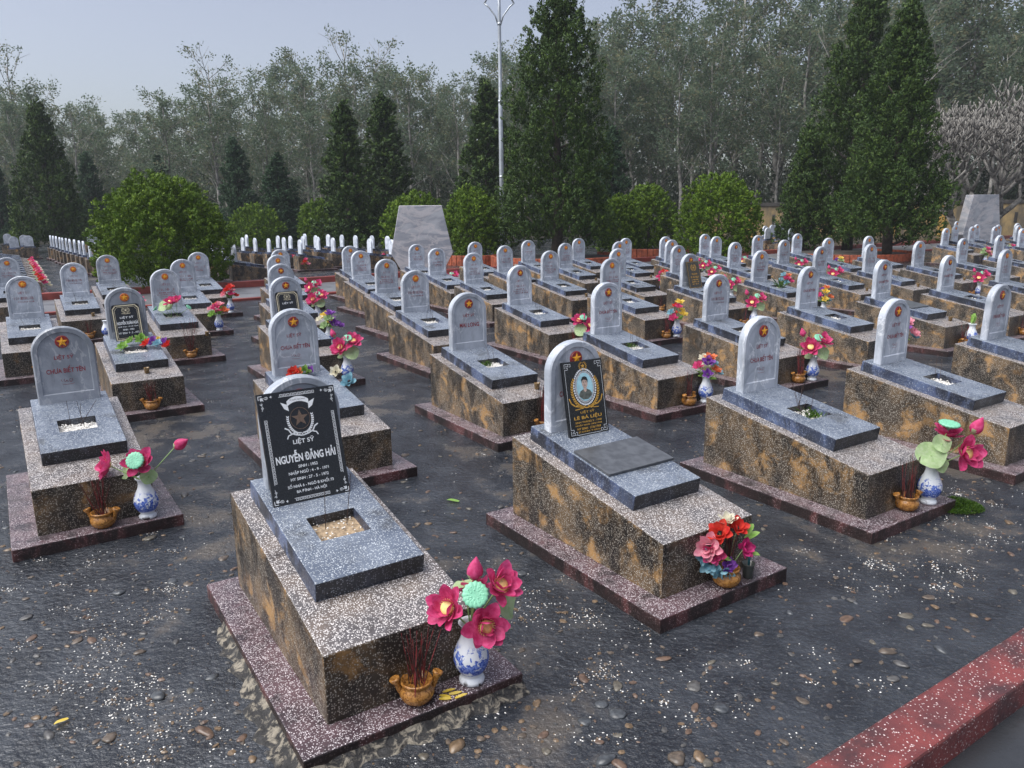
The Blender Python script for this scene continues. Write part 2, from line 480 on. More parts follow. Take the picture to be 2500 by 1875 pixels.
def uvbox(name, u0, u1, v0, v1, z0, z1, mat, bevel=0.01, side=None):
    c = [uv(u0, v0, z0), uv(u1, v0, z0), uv(u1, v1, z0), uv(u0, v1, z0), uv(u0, v0, z1), uv(u1, v0, z1), uv(u1, v1, z1), uv(u0, v1, z1)]
    me = hexa(name, c, bevel, mat)
    if side is not None:
        me.materials.append(side)
        for p in me.polygons: p.material_index = 0 if p.normal.z > 0.5 else 1
    return me

ground = tag(obj('ground', strip('ground', -400, 400, -2.44, 500, 0.0, M['ground'], 8, 8)), 'dark wet concrete ground strewn with grit and pebbles', 'ground', kind='structure')
road = tag(obj('road', strip('road', -400, 400, -260, -2.4, -0.09, M['road'])), 'wet grey road below the red kerb', 'road', kind='structure')
path = tag(obj('path', strip('path', -70, 90, 13.55, 16.4, 0.004, M['path'])), 'grey concrete path between two red kerbs', 'path', kind='structure')
tag(obj('kerb', uvbox('kerb', -12, 14, -2.535, -2.345, -0.2, 0.035, M['kerb_red'], 0.012)), 'broad red terrazzo kerb along the wet road', 'kerb', kind='structure')
tag(obj('kerb', uvbox('kerb_near', -70, 90, 13.42, 13.55, -0.05, 0.05, M['kerb_plain'], 0.01)), 'low red kerb on the near side of the path', 'kerb', kind='structure')
tag(obj('kerb', uvbox('kerb_far', -70, 90, 16.4, 16.58, -0.05, 0.16, M['kerb_plain'], 0.012)), 'taller red kerb on the far side of the path', 'kerb', kind='structure')

# ------------------------------------------------------------------ lettering
_texts = {}
def text_polys(body, w, h=None, bold=0.0):
    """returns (verts2d, faces) of a line of lettering centred on the origin, fitted to width w (and height h)"""
    key = (body, bold)
    if key not in _texts:
        cu = bpy.data.curves.new('lettering', 'FONT')
        cu.body = body; cu.resolution_u = 3; cu.offset = bold; cu.fill_mode = 'BOTH'
        o = bpy.data.objects.new('lettering', cu); COL.objects.link(o)
        dg = bpy.context.evaluated_depsgraph_get()
        me = bpy.data.meshes.new_from_object(o.evaluated_get(dg))
        vv = np.array([v.co[:2] for v in me.vertices]); ff = [tuple(p.vertices) for p in me.polygons]
        bpy.data.objects.remove(o); bpy.data.curves.remove(cu); bpy.data.meshes.remove(me)
        _texts[key] = (vv, ff)
    vv, ff = _texts[key]
    lo, hi = vv.min(0), vv.max(0)
    s = w / (hi[0] - lo[0])
    sy = s if h is None else h / (hi[1] - lo[1])
    return (vv - (lo + hi) / 2) * np.array([s, sy]), ff

class Flat:
    """collects flat marks in a vertical plane (x, z) facing -y"""
    def __init__(s): s.v, s.f = [], []
    def add(s, vv, ff, cx=0, cz=0, rot=0.0):
        b = len(s.v); c, n = math.cos(rot), math.sin(rot)
        for x, z in vv: s.v.append((x * c - z * n + cx, 0, x * n + z * c + cz))
        for q in ff: s.f.append(tuple(b + i for i in q))
    def text(s, body, cx, cz, w, h=None, bold=0.0):
        vv, ff = text_polys(body, w, h, bold); s.add(vv, ff, cx, cz)
    def stroke(s, pts, w):
        for (x0, z0), (x1, z1) in zip(pts[:-1], pts[1:]):
            d = math.hypot(x1 - x0, z1 - z0)
            if d < 1e-7: continue
            ex, ez = (x1 - x0) / d * w / 2, (z1 - z0) / d * w / 2
            nx, nz = -ez, ex
            s.add([(x0 - ex + nx, z0 - ez + nz), (x0 - ex - nx, z0 - ez - nz), (x1 + ex - nx, z1 + ez - nz), (x1 + ex + nx, z1 + ez + nz)], [(0, 1, 2, 3)])
    def poly(s, pts): s.add(pts, [tuple(range(len(pts)))])
    def star(s, cx, cz, r, k=0.40):
        p = [(cx, cz)]
        for i in range(10):
            rr = r if i % 2 == 0 else r * k; a = math.pi / 2 + i * math.pi / 5
            p.append((cx + rr * math.cos(a), cz + rr * math.sin(a)))
        s.add(p, [(0, i, i % 10 + 1) for i in range(1, 11)])
    def ring(s, cx, cz, rx, rz, w, n=40, a0=0, a1=2 * math.pi):
        pts = [(cx + rx * math.cos(a0 + (a1 - a0) * i / n), cz + rz * math.sin(a0 + (a1 - a0) * i / n)) for i in range(n + 1)]
        s.stroke(pts, w)
    def disc(s, cx, cz, rx, rz, n=32):
        s.poly([(cx + rx * math.cos(2 * math.pi * i / n), cz + rz * math.sin(2 * math.pi * i / n)) for i in range(n)])
    def leaf(s, x, z, ang, l, w):
        c, n = math.cos(ang), math.sin(ang)
        s.poly([(x + c * a - n * b, z + n * a + c * b) for a, b in ((0, 0), (l * .45, -w / 2), (l, 0), (l * .45, w / 2))])
    def scribble(s, cx, cz, w, h, rng, n=5, th=0.0022):
        for i in range(n):
            x = cx - w / 2 + w * (i + 0.5) / n
            a = rng.uniform(0.5, 1.0)
            s.ring(x, cz + rng.uniform(-.1, .1) * h, w / n * 0.42, h * 0.4 * a, th, 10, rng.uniform(0, 3), rng.uniform(4, 7))
        s.ring(cx, cz - h * 0.75, w * 0.42, h * 0.14, th * 0.8, 12, math.pi, 2 * math.pi)
    def worn(s, cx, cz, w, h, rng, th):
        """a line of worn, unreadable letter strokes"""
        x = cx - w / 2
        while x < cx + w / 2:
            cw = h * rng.uniform(0.45, 0.7)
            if rng.random() < 0.14: x += cw; continue
            z0, z1 = cz - h / 2, cz + h / 2
            k = rng.randrange(5)
            if rng.random() < 0.85: s.stroke([(x, z0), (x, z1)], th)
            if k == 0: s.stroke([(x + cw * .7, z0), (x + cw * .7, z1)], th)
            elif k == 1: s.stroke([(x, z0), (x + cw * .7, z0)], th)
            elif k == 2: s.stroke([(x, z1), (x + cw * .7, z0)], th)
            elif k == 3: s.stroke([(x, cz), (x + cw * .6, cz)], th)
            else: s.ring(x + cw * .3, cz, cw * .3, h * .45, th, 8)
            x += cw * 1.15
    def mesh(s, name, mat, y=0.0):
        return pyd(name, [(p[0], y, p[2]) for p in s.v], s.f, mat)

# ------------------------------------------------------------------ the grave
W_, L_, ZF, ZB, PM, PMF, PMB, PH = 0.632, 1.285, 0.280, 0.494, 0.136, 0.133, 0.10, 0.0725
SW, S0, S1, ST, HW, HY, HT, HH = 0.473, 0.073, 0.9875, 0.085, 0.381, 0.218, 0.066, 0.528
def ztop(y): return PH + ZB + (ZF - ZB) * y / L_
_nn = Vector((0, -(ZB - ZF) / L_, 1)).normalized()
def spt(x, y, k):
    return Vector((x, -y, ztop(y))) + _nn * (ST * k)

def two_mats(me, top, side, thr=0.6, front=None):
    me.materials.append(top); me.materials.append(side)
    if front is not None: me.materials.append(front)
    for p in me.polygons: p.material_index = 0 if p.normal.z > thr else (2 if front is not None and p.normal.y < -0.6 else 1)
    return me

plinth_me = two_mats(box('plinth', -W_ / 2 - PM, W_ / 2 + PM, -L_ - PMF, PMB, -0.06, PH, 0.007), M['plinth_top'], M['plinth_side'])
body_me = two_mats(hexa('body', [(-W_ / 2, -L_, 0.02), (W_ / 2, -L_, 0.02), (W_ / 2, 0, 0.02), (-W_ / 2, 0, 0.02), (-W_ / 2, -L_, ztop(L_)), (W_ / 2, -L_, ztop(L_)), (W_ / 2, 0, ztop(0)), (-W_ / 2, 0, ztop(0))], 0.006), M['body_top'], M['body_side'], 0.6, M['body_front_shaded'])

HX, HY0, HY1 = 0.112, 0.515, 0.715
def slab_mesh(hole=True):
    bm = bmesh.new()
    o = [bm.verts.new(spt(x, y, 1)) for x, y in ((-SW / 2, S1), (SW / 2, S1), (SW / 2, S0), (-SW / 2, S0))]
    b = [bm.verts.new(spt(x, y, -0.08)) for x, y in ((-SW / 2, S1), (SW / 2, S1), (SW / 2, S0), (-SW / 2, S0))]
    for i in range(4): bm.faces.new((b[i], b[(i + 1) % 4], o[(i + 1) % 4], o[i]))
    bm.faces.new(b[::-1])
    if hole:
        h = [bm.verts.new(spt(x, y, 1)) for x, y in ((-HX, HY1), (HX, HY1), (HX, HY0), (-HX, HY0))]
        g = [bm.verts.new(spt(x, y, 0.35)) for x, y in ((-HX, HY1), (HX, HY1), (HX, HY0), (-HX, HY0))]
        for i in range(4):
            j = (i + 1) % 4
            bm.faces.new((o[i], o[j], h[j], h[i])); bm.faces.new((h[i], h[j], g[j], g[i]))
        bm.faces.new(g)
    else:
        bm.faces.new(o)
    bm.edges.ensure_lookup_table()
    os_, bs_ = set(o), set(b)
    ed = [e for e in bm.edges if (e.verts[0] in os_ and e.verts[1] in os_) or ((e.verts[0] in os_) != (e.verts[1] in os_) and (e.verts[0] in bs_ or e.verts[1] in bs_))]
    bmesh.ops.bevel(bm, geom=ed, offset=0.006, segments=2, affect='EDGES', profile=0.5)
    return two_mats(bm_mesh(bm, 'slab'), M['slab_top'], M['slab_side'], 0.6, M['slab_front_shaded'])
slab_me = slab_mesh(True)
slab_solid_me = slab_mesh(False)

def fill_mesh(rng, mat, n, size):
    bm = bmesh.new()
    q = [bm.verts.new(spt(x, y, 0.44)) for x, y in ((-HX, HY1), (HX, HY1), (HX, HY0), (-HX, HY0))]
    bm.faces.new(q)
    for i in range(n):
        x = rng.uniform(-HX * .95, HX * .95); y = rng.uniform(HY0 + .006, HY1 - .006)
        p = spt(x, y, 0.44 + rng.uniform(0, 0.22))
        s = size * rng.uniform(0.6, 1.2)
        mt = Matrix.Translation(p) @ Matrix.Rotation(rng.uniform(0, 6), 4, 'Z') @ Matrix.Diagonal((s, s * .7, s * .55, 1))
        bmesh.ops.create_icosphere(bm, subdivisions=1, radius=1.0, matrix=mt)
    return bm_mesh(bm, 'gravel_fill', mat)
_rng = random.Random(3)
fill_me = [fill_mesh(_rng, M['white_stone'], 150, 0.0085) for _ in range(2)]
fill_far_me = fill_mesh(_rng, M['white_stone'], 40, 0.013)
def sand_fill():
    me = fill_mesh(random.Random(5), M['white_stone'], 60, 0.006)
    me.materials.append(M['sand']); me.polygons[0].material_index = 1
    return me
sand_me = sand_fill()

def headstone_mesh():
    zz = ztop(HY) + ST
    zb = zz - 0.04
    sp = 0.352          # spring of the arch above zz
    hw = HW / 2
    def outline(off, zbot, hwid, n=22):
        w = hwid - off; top = HH - off - sp
        pts = [(-w, zbot), (-w, zz + sp)]
        # arch: circular-ish segment
        for i in range(1, n):
            a = math.pi * (1 - i / n)
            pts.append((w * math.cos(a), zz + sp + top * math.sin(a)))
        pts += [(w, zz + sp), (w, zbot)]
        return pts
    yb, yf = -(HY - HT), -HY
    A = outline(0, zb, hw); B = outline(0.007, zb, hw); Cc = outline(0.034, zz + 0.062, hw); Dd = outline(0.040, zz + 0.068, hw)
    v, f = [], []
    def put(pts, y):
        b = len(v); v.extend((x, y, z) for x, z in pts); return b
    n = len(A)
    b0 = put(B, yb); b1 = put(A, yb - 0.007); b2 = put(A, yf + 0.008); b3 = put(B, yf); b4 = put(Cc, yf); b5 = put(Dd, yf + 0.008)
    for a, b in ((b0, b1), (b1, b2), (b2, b3), (b4, b5)):
        for i in range(n - 1): f.append((a + i, a + i + 1, b + i + 1, b + i))
    for i in range(n - 1): f.append((b3 + i, b3 + i + 1, b4 + i + 1, b4 + i))
    f.append((b3 + n - 1, b3, b4, b4 + n - 1)); f.append((b4 + n - 1, b4, b5, b5 + n - 1))
    f.append(tuple(b5 + i for i in range(n))); f.append(tuple(b0 + i for i in range(n))[::-1])
    me = pyd('headstone', v, f, M['marble'])
    bm = bmesh.new(); bm.from_mesh(me); bmesh.ops.recalc_face_normals(bm, faces=bm.faces); bm.to_mesh(me); bm.free()
    return me, zz
headstone_me, HZ = headstone_mesh()
PANEL_Y = -HY + 0.008

def medal_mesh():
    v, f = [], []
    n = 28; r = 0.043; cz = HZ + 0.425
    for k, (rr, yy) in enumerate(((r, PANEL_Y + 0.001), (r, PANEL_Y - 0.006), (r * 0.92, PANEL_Y - 0.010))):
        for i in range(n):
            a = 2 * math.pi * i / n; v.append((rr * math.cos(a), yy, cz + rr * math.sin(a)))
    for k in range(2):
        for i in range(n): f.append((k * n + i, k * n + (i + 1) % n, (k + 1) * n + (i + 1) % n, (k + 1) * n + i))
    f.append(tuple(2 * n + i for i in range(n)))
    return pyd('medallion', v, f, M['medal_red'])
medal_me = medal_mesh()
def star_mesh(name, cx, cz, r, y0, y1, mat, k=0.42):
    v = [(cx, y1, cz)]; f = []
    for i in range(10):
        rr = r if i % 2 == 0 else r * k; a = math.pi / 2 + i * math.pi / 5
        v.append((cx + rr * math.cos(a), y0, cz + rr * math.sin(a)))
    f = [(0, i % 10 + 1, i) for i in range(1, 11)]
    return pyd(name, v, f, mat)
star_me = star_mesh('star', 0, HZ + 0.425, 0.037, PANEL_Y - 0.0112, PANEL_Y - 0.016, M['star_yellow'])

def inscription(kind, seed):
    rng = random.Random(seed); F = Flat(); res = []
    faded = kind == 'worn'
    def done():
        nonlocal F
        res.append(F.mesh('inscription_line', M['red_letters_faded'] if faded else M['red_letters'], PANEL_Y - 0.0015)); F = Flat()
    F.text('LIỆT SỸ', -0.002, HZ + 0.318, 0.118, 0.040, 0.012); done()
    if kind == 'unknown':
        F.text('CHƯA BIẾT TÊN', 0, HZ + 0.232, 0.236, 0.050, 0.014); done()
        F.scribble(0.004, HZ + 0.155, 0.085, 0.034, rng); done()
    elif kind == 'long':
        F.text('MAI LONG', 0.004, HZ + 0.228, 0.21, 0.040, 0.014); done()
    elif kind == 'worn':
        F.worn(0.0, HZ + 0.25, rng.uniform(.19, .25), 0.03, rng, 0.0048); done()
        for i in range(rng.randrange(1, 5)):
            F.worn(rng.uniform(-.02, .02), HZ + 0.205 - i * 0.026, rng.uniform(.12, .24), 0.014, rng, 0.0032); done()
    return res
INS = {'unknown': [inscription('unknown', 1)], 'long': [inscription('long', 2)], 'worn': [inscription('worn', 10 + i) for i in range(7)]}

stick_me = tube('stick', [(0, 0, 0), (0, 0, 0.5), (0, 0, 1)], [0.0017, 0.0016, 0.0013], 4, M['incense'], False)

ORD = 'first second third fourth fifth sixth seventh eighth ninth tenth eleventh twelfth thirteenth fourteenth fifteenth sixteenth seventeenth eighteenth nineteenth twentieth'.split()
ROWS = [
 dict(B=(-1.12, 3.66, 33.0), C=(0.26, 4.54, 33.3), D=(1.66, 5.45, 32.7), E=(3.06, 6.36, 33.2), P=(4.59, 7.46, 33.2)),
 dict(A=(-3.22, 5.34, 33.9), G=(-1.85, 6.2, 33.1), F=(-0.51, 7.22, 32.9), H=(0.9, 8.01, 33.1), t34=(2.26, 8.89, 33.2), K=(3.69, 9.87, 33.1), t47=(5.13, 10.85, 33.1), t48=(6.49, 11.68, 33.1), t51=(8.16, 12.92, 33.1)),
 dict(t2=(-4.16, 8.11, 33.1), t7=(-2.79, 9.21, 33.2), t14=(-1.34, 9.93, 33.1), t21=(0.03, 10.62, 33.1), t26=(1.43, 11.76, 33.2), t30=(2.85, 12.76, 33.1), t35=(4.24, 13.52, 33.1), t40=(5.71, 14.55, 33.1), t45=(6.95, 15.15, 33.1), t49=(8.49, 16.28, 33.1), t50=(9.94, 17.18, 33.1), t52=(11.67, 18.65, 33.1)),
 dict(t1=(-6.25, 9.75, 33.1), t6=(-4.9, 10.7, 33.2), t8=(-3.5, 11.47, 33.2), t13=(-2.1, 12.34, 33.1), t17=(-0.75, 13.74, 33.1), t22=(0.61, 14.17, 33.1), t27=(1.92, 14.63, 33.2), t31=(3.26, 15.47, 33.2), t36=(4.71, 16.63, 33.1), t41=(6.08, 17.52, 33.1), t44=(7.39, 18.28, 33.1), t46=(8.71, 19.08, 33.1)),
 dict(t3=(-7.05, 12.31, 33.1), t6b=(-5.57, 12.88, 33.2), t9=(-4.25, 13.85, 33.2), t12=(-2.97, 14.9, 33.1), t15=(-1.57, 15.52, 33.1), t18=(-0.21, 16.29, 33.1), t23=(1.11, 17.15, 33.1), t28=(2.38, 17.66, 33.2), t32=(3.69, 18.41, 33.2), t37=(5.18, 19.92, 33.1), t42=(6.38, 20.3, 33.2), t43=(7.79, 21.34, 33.1)),
 dict(t5=(-9.29, 14.12, 33.2), t4=(-7.62, 14.47, 33.1), t6c=(-6.17, 15.05, 33.2), t10=(-4.83, 15.91, 33.2), t11=(-3.63, 17.07, 33.1), t16=(-2.26, 17.59, 33.1), t19=(-0.96, 18.43, 33.2), t20=(0.34, 18.99, 33.1), t24=(1.64, 19.87, 33.1), t29=(2.8, 19.61, 33.2), t33=(3.95, 20.28, 33.2), t38=(5.36, 21.69, 33.1)),
]
INSK = {n: 'unknown' for n in ('A', 'C', 'D', 'E', 'P', 'G', 'H', 'K', 't47', 't48')}
INSK['F'] = 'long'
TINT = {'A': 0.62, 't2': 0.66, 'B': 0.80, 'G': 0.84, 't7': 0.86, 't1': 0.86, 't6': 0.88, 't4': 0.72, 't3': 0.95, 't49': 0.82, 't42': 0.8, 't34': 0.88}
SOLID = {'C', 't47'}
NOINS = {'B', 't2', 't7', 't30'}
where = {}
GR = {}
grng = random.Random(21)
def make_grave(n, x, y, yaw, scale=1.0, detail=2, ins='worn', tint=1.0):
    g = empty('grave', (x, y, 0), R(yaw), scale)
    obj('plinth', plinth_me, g)
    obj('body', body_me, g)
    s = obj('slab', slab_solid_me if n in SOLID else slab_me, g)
    if n not in SOLID and detail >= 1:
        fm = sand_me if n == 'B' else (grng.choice(fill_me) if detail == 2 else fill_far_me)
        tag(obj('gravel_fill', fm, s), kind='stuff')
    h = obj('headstone', headstone_me, g)
    if n not in ('A', 'B', 'C', 'D', 'E', 'F', 't2', 't7', 't30'): h.rotation_euler = (grng.gauss(0, .012), grng.gauss(0, .008), grng.gauss(0, .012))
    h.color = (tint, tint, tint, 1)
    if detail >= 1:
        mo = obj('medallion', medal_me, h)
        st = obj('star', star_me, h)
        if detail == 1 or (n not in INSK and grng.random() < 0.6): own_mat(mo, M['medal_orange'])
        if n not in NOINS:
            [obj('inscription_line', lm, h) for lm in grng.choice(INS[ins])]
    GR[n] = g
    return g

ROWN = ['front', 'second', 'third', 'fourth', 'fifth', 'sixth']
SPECIAL = {
 'B': 'grave carrying the large black granite plaque at the front of the plot',
 'C': 'grave with a dark tile on its slab and a portrait plaque',
 'A': 'dark wet grave with bluish headstone, leftmost of the second row',
 'F': 'grave whose headstone reads a short two-word name under the star',
}
for ri, row in enumerate(ROWS):
    for ci, (n, (x, y, yaw)) in enumerate(row.items()):
        where[n] = '%s from the left in the %s row' % (ORD[ci], ROWN[ri])
        g = make_grave(n, x, y, yaw, 1.0, 2 if ri < 4 else 1, INSK.get(n, 'worn'), TINT.get(n, grng.uniform(0.80, 1.0)))
        tag(g, SPECIAL.get(n, 'terrazzo grave with arched grey headstone, %s' % where[n]), 'grave', 'graves in rows on the near plot')

# plots beyond the path, seen from behind or edge on
FARC = [(-6.89, 24.62), (-8.35, 26.08), (-8.98, 26.61), (-9.64, 27.26), (-8.08, 26.95), (-8.93, 29.03), (-8.33, 28.54), (-10.68, 30.69), (-7.63, 27.79), (-8.41, 30.98), (-7.41, 28.7), (-6.96, 27.2), (-7.22, 29.85), (-6.15, 26.03), (-6.54, 29.19), (-5.82, 28.22), (-4.71, 24.9), (-5.13, 27.77), (-4.42, 26.92), (-3.84, 23.84)]
LEFT = [(-19.75, 32.86), (-19.35, 32.34), (-18.83, 31.67), (-17.96, 30.38), (-17.37, 29.58), (-16.87, 28.95), (-16.18, 27.99), (-15.7, 27.4), (-14.93, 26.33), (-14.39, 25.64), (-13.51, 24.37), (-13.05, 23.89)]
BACKS = [(-23.75, 36.46), (-20.48, 31.8), (-21.44, 34.03), (-20.56, 32.96), (-19.77, 36.44), (-19.02, 35.58)]
RIGHTF = [(13.63, 24.48), (15.49, 27.17), (19.25, 33.65), (15.26, 25.81), (16.99, 28.41), (15.82, 25.45), (17.18, 27.49), (17.3, 26.59), (15.18, 23.13), (19.11, 29.41)]
CLUST = [(11.69, 34.95), (10.73, 31.79), (12.53, 36.51), (12.53, 35.67), (14.0, 40.29), (13.16, 37.03), (12.06, 33.16), (11.41, 30.94)]
def by_angle(l): return sorted(l, key=lambda p: p[0] / p[1])
for i, (x, y) in enumerate(by_angle(FARC)):
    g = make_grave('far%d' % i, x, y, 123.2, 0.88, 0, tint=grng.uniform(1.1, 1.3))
    tag(g, 'grave beyond the path seen from behind, %s from the left there' % ORD[i], 'grave', 'graves beyond the path')
for i, (x, y) in enumerate(sorted(LEFT, key=lambda p: p[1])):
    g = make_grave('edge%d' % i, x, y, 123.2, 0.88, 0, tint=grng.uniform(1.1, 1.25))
    tag(g, 'edge-on grave, %s nearest in the far left line' % ORD[i], 'grave', 'edge-on line of graves at far left')
for i in range(13):
    g = make_grave('foot%d' % i, -12.3 - 0.52 * i, 17.75 + 0.80 * i, 123.2, 0.9, 0, tint=1.1)
    where['foot%d' % i] = '%s nearest in the far left foot-end line' % ORD[i]
    tag(g, 'grave %s' % where['foot%d' % i], 'grave', 'foot-end line of graves at far left')
for i in range(5):
    p = uv(2.35, 18.2 + 1.25 * i)
    g = make_grave('side%d' % i, p.x, p.y, 123.2, 0.9, 0, tint=1.1)
    tag(g, 'grave sloping right beside the big round bush, %s from the kerb' % ORD[i], 'grave', 'graves beside the big round bush')
for i, (x, y) in enumerate(by_angle(BACKS)):
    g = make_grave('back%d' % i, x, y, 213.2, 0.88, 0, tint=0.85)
    tag(g, 'distant blank-backed grave under the dark cypress, %s from the left' % ORD[i], 'grave', 'blank-backed graves at far left')
for i, (x, y) in enumerate(by_angle(RIGHTF)):
    g = make_grave('right%d' % i, x, y, 33.2, 1.0, 1, tint=grng.uniform(0.9, 1.1))
    where['right%d' % i] = '%s from the left in the far right plot' % ORD[i]
    tag(g, 'small distant grave, %s' % where['right%d' % i], 'grave', 'graves in the far right plot')
for i, (x, y) in enumerate(by_angle(CLUST)):
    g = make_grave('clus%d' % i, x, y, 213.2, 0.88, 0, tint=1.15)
    tag(g, 'pale grave huddled between bush and cypresses, %s from the left' % ORD[i], 'grave', 'huddle of graves by the wall')
# ------------------------------------------------------------------ placing things on a grave
def on_grave(n, x, y, z=None):
    """world point at local x (to the right), y metres towards the foot"""
    g = GR[n]; a = g.rotation_euler.z; s = g.scale[0]
    zz = (ztop(y) + ST if z is None else z) * s
    return Vector((g.location.x + s * (x * math.cos(a) + y * math.sin(a)), g.location.y + s * (x * math.sin(a) - y * math.cos(a)), zz))

def slab_slope(): return math.atan((ZB - ZF) / L_)

# ------------------------------------------------------------------ leaning plaques
def plaque(n, w, h, y, lean, x0, roll, mat, label, th=0.018, arch=0.0):
    p = empty('memorial_plaque', on_grave(n, x0, y), 0)
    p.rotation_euler = (Matrix.Rotation(GR[n].rotation_euler.z, 3, 'Z') @ Matrix.Rotation(-lean, 3, 'X') @ Matrix.Rotation(-roll, 3, 'Y')).to_euler()
    if arch:
        pts = [(-w / 2, 0), (w / 2, 0), (w / 2, h - arch)]
        for i in range(1, 7): pts.append((w / 2 - arch * (1 - math.cos(i * math.pi / 12)) , h - arch + arch * math.sin(i * math.pi / 12)))
        for i in range(6, 0, -1): pts.append((-w / 2 + arch * (1 - math.cos(i * math.pi / 12)), h - arch + arch * math.sin(i * math.pi / 12)))
        pts.append((-w / 2, h - arch))
        k = len(pts)
        me = pyd('stone', [(x, 0, z) for x, z in pts] + [(x, th, z) for x, z in pts], [tuple(range(k)), tuple(range(2 * k - 1, k - 1, -1))] + [(i, (i + 1) % k, k + (i + 1) % k, k + i)[::-1] for i in range(k)], mat)
    else:
        me = box('stone', -w / 2, w / 2, 0, th, 0, h, 0.0015, mat)
    obj('stone', me, p)
    return tag(p, label, 'plaque', 'plaques leaning on headstones')

def meander(F, x0, z0, n, per, h, th, vert=False, flip=1):
    for i in range(n):
        b = i * per
        pts = [(b, 0), (b + per, 0), (b + per, h), (b + per * .30, h), (b + per * .30, h * .42), (b + per * .66, h * .42)]
        F.stroke([(x0 + (q * flip if vert else p), z0 + (p if vert else q * flip)) for p, q in pts], th)

def curl(F, x, z, sx, sz, r, th):
    pts = []
    for i in range(15):
        a = i * 0.42; rr = r * (1 - i / 17)
        pts.append((x + sx * (r + rr * math.cos(math.pi + a)), z + sz * rr * math.sin(a)))
    F.stroke(pts, th)

def wheat(F, cx, cz, rx, rz, a0, a1, n, l, w, side):
    for i in range(n):
        a = a0 + (a1 - a0) * i / (n - 1)
        x, z = cx + side * rx * math.cos(a), cz + rz * math.sin(a)
        tang = math.atan2(rz * math.cos(a), -rx * math.sin(a))
        if side < 0: tang = math.pi - tang
        F.leaf(x, z, tang + 0.5, l, w); F.leaf(x, z, tang - 0.5, l, w)

# the large black plaque
pb = plaque('B', 0.366, 0.52, 0.385, 0.283, -0.027, 0.0, M['granite'], 'large black granite plaque with white lettering and key border', 0.02)
F = Flat()
for sx in (-1, 1):
    meander(F, sx * 0.163, 0.10, 18, 0.0165, 0.011, 0.0021, True, -sx)
    obj('key_border', F.mesh('key_border', M['white_print'], -0.0012), pb); F = Flat()
    for zc, sz in ((0.502, -1), (0.018, 1)):
        F.leaf(sx * 0.168, zc, math.atan2(sz, -sx), 0.022, 0.009)
        F.leaf(sx * 0.168, zc, math.atan2(sz, -sx * 0.25), 0.018, 0.006)
        F.leaf(sx * 0.168, zc, math.atan2(sz * 0.25, -sx), 0.018, 0.006)
        F.stroke([(sx * 0.176, zc - sz * 0.008), (sx * 0.160, zc - sz * 0.008)], 0.003); F.stroke([(sx * 0.176, zc - sz * 0.008), (sx * 0.176, zc + sz * 0.008)], 0.003)
        curl(F, sx * 0.150, zc + sz * 0.001, -sx, sz, 0.010, 0.0026); curl(F, sx * 0.150, zc + sz * 0.004, -sx, -sz, 0.007, 0.002)
        F.leaf(sx * 0.126, zc, 0 if sx < 0 else math.pi, 0.014, 0.005); F.leaf(sx * 0.118, zc, math.pi / 2, 0.007, 0.004); F.leaf(sx * 0.118, zc, -math.pi / 2, 0.007, 0.004)
        curl(F, sx * 0.171, zc + sz * 0.028, -sx, sz, 0.006, 0.0024); curl(F, sx * 0.158, zc + sz * 0.046, sx, sz, 0.006, 0.0024)
        F.stroke([(sx * 0.166, zc + sz * 0.03), (sx * 0.161, zc + sz * 0.044), (sx * 0.166, zc + sz * 0.06)], 0.0022)
        obj('corner_ornament', F.mesh('corner_ornament', M['white_print'], -0.0012), pb); F = Flat()
for zc, fl in ((0.496, 1), (0.024, -1)):
    F = Flat(); meander(F, -0.083, zc, 10, 0.0166, 0.011 * fl, 0.0021); obj('key_border', F.mesh('key_border', M['white_print'], -0.0012), pb)
F = Flat()
n = 16
arc = [(0.060 * math.sin(-0.75 + 1.5 * i / n) * 1.25, 0.408 + 0.07 * math.cos(-0.75 + 1.5 * i / n)) for i in range(n + 1)]
for (x0, z0), (x1, z1) in zip(arc[:-1], arc[1:]): F.poly([(x0, z0 - 0.012), (x1, z1 - 0.012), (x1, z1 + 0.012), (x0, z0 + 0.012)])
for s in (-1, 1): F.poly([(s * 0.048, 0.455), (s * 0.080, 0.470), (s * 0.066, 0.438), (s * 0.046, 0.425)][::s])
wheat(F, 0, 0.385, 0.058, 0.072, -1.25, 0.12, 11, 0.013, 0.006, 1); wheat(F, 0, 0.385, 0.058, 0.072, -1.25, 0.12, 11, 0.013, 0.006, -1)
for s in (-1, 1):
    F.stroke([(s * 0.004, 0.306), (s * 0.03, 0.312), (s * 0.052, 0.322), (s * 0.062, 0.340), (s * 0.076, 0.348)], 0.006)
    F.stroke([(s * 0.006, 0.318), (s * 0.035, 0.322), (s * 0.066, 0.312), (s * 0.072, 0.300)], 0.005)
    F.ring(s * 0.006, 0.312, 0.008, 0.005, 0.0025, 10)
obj('emblem', F.mesh('emblem', M['white_print'], -0.0012), pb)
F = Flat(); F.ring(0, 0.386, 0.046, 0.050, 0.0030, 40); F.star(0, 0.387, 0.041)
obj('star_disc', F.mesh('star_disc', M['bronze_print'], -0.0014), pb)
F = Flat(); F.text('TỔ QUỐC GHI CÔNG', 0, 0.476, 0.074, 0.009, 0.006)
obj('banner_lettering', F.mesh('banner_lettering', M['granite'], -0.0022), pb)
def letter_line(p, mat, y, *a):
    F = Flat(); F.text(*a); return obj('lettering_line', F.mesh('lettering_line', mat, y), p)
letter_line(pb, M['white_print'], -0.0012, 'LIỆT SỸ', 0, 0.281, 0.100, 0.032, 0.018)
letter_line(pb, M['white_print'], -0.0012, 'NGUYỄN ĐĂNG HẢI', 0, 0.216, 0.282, 0.056, 0.030)
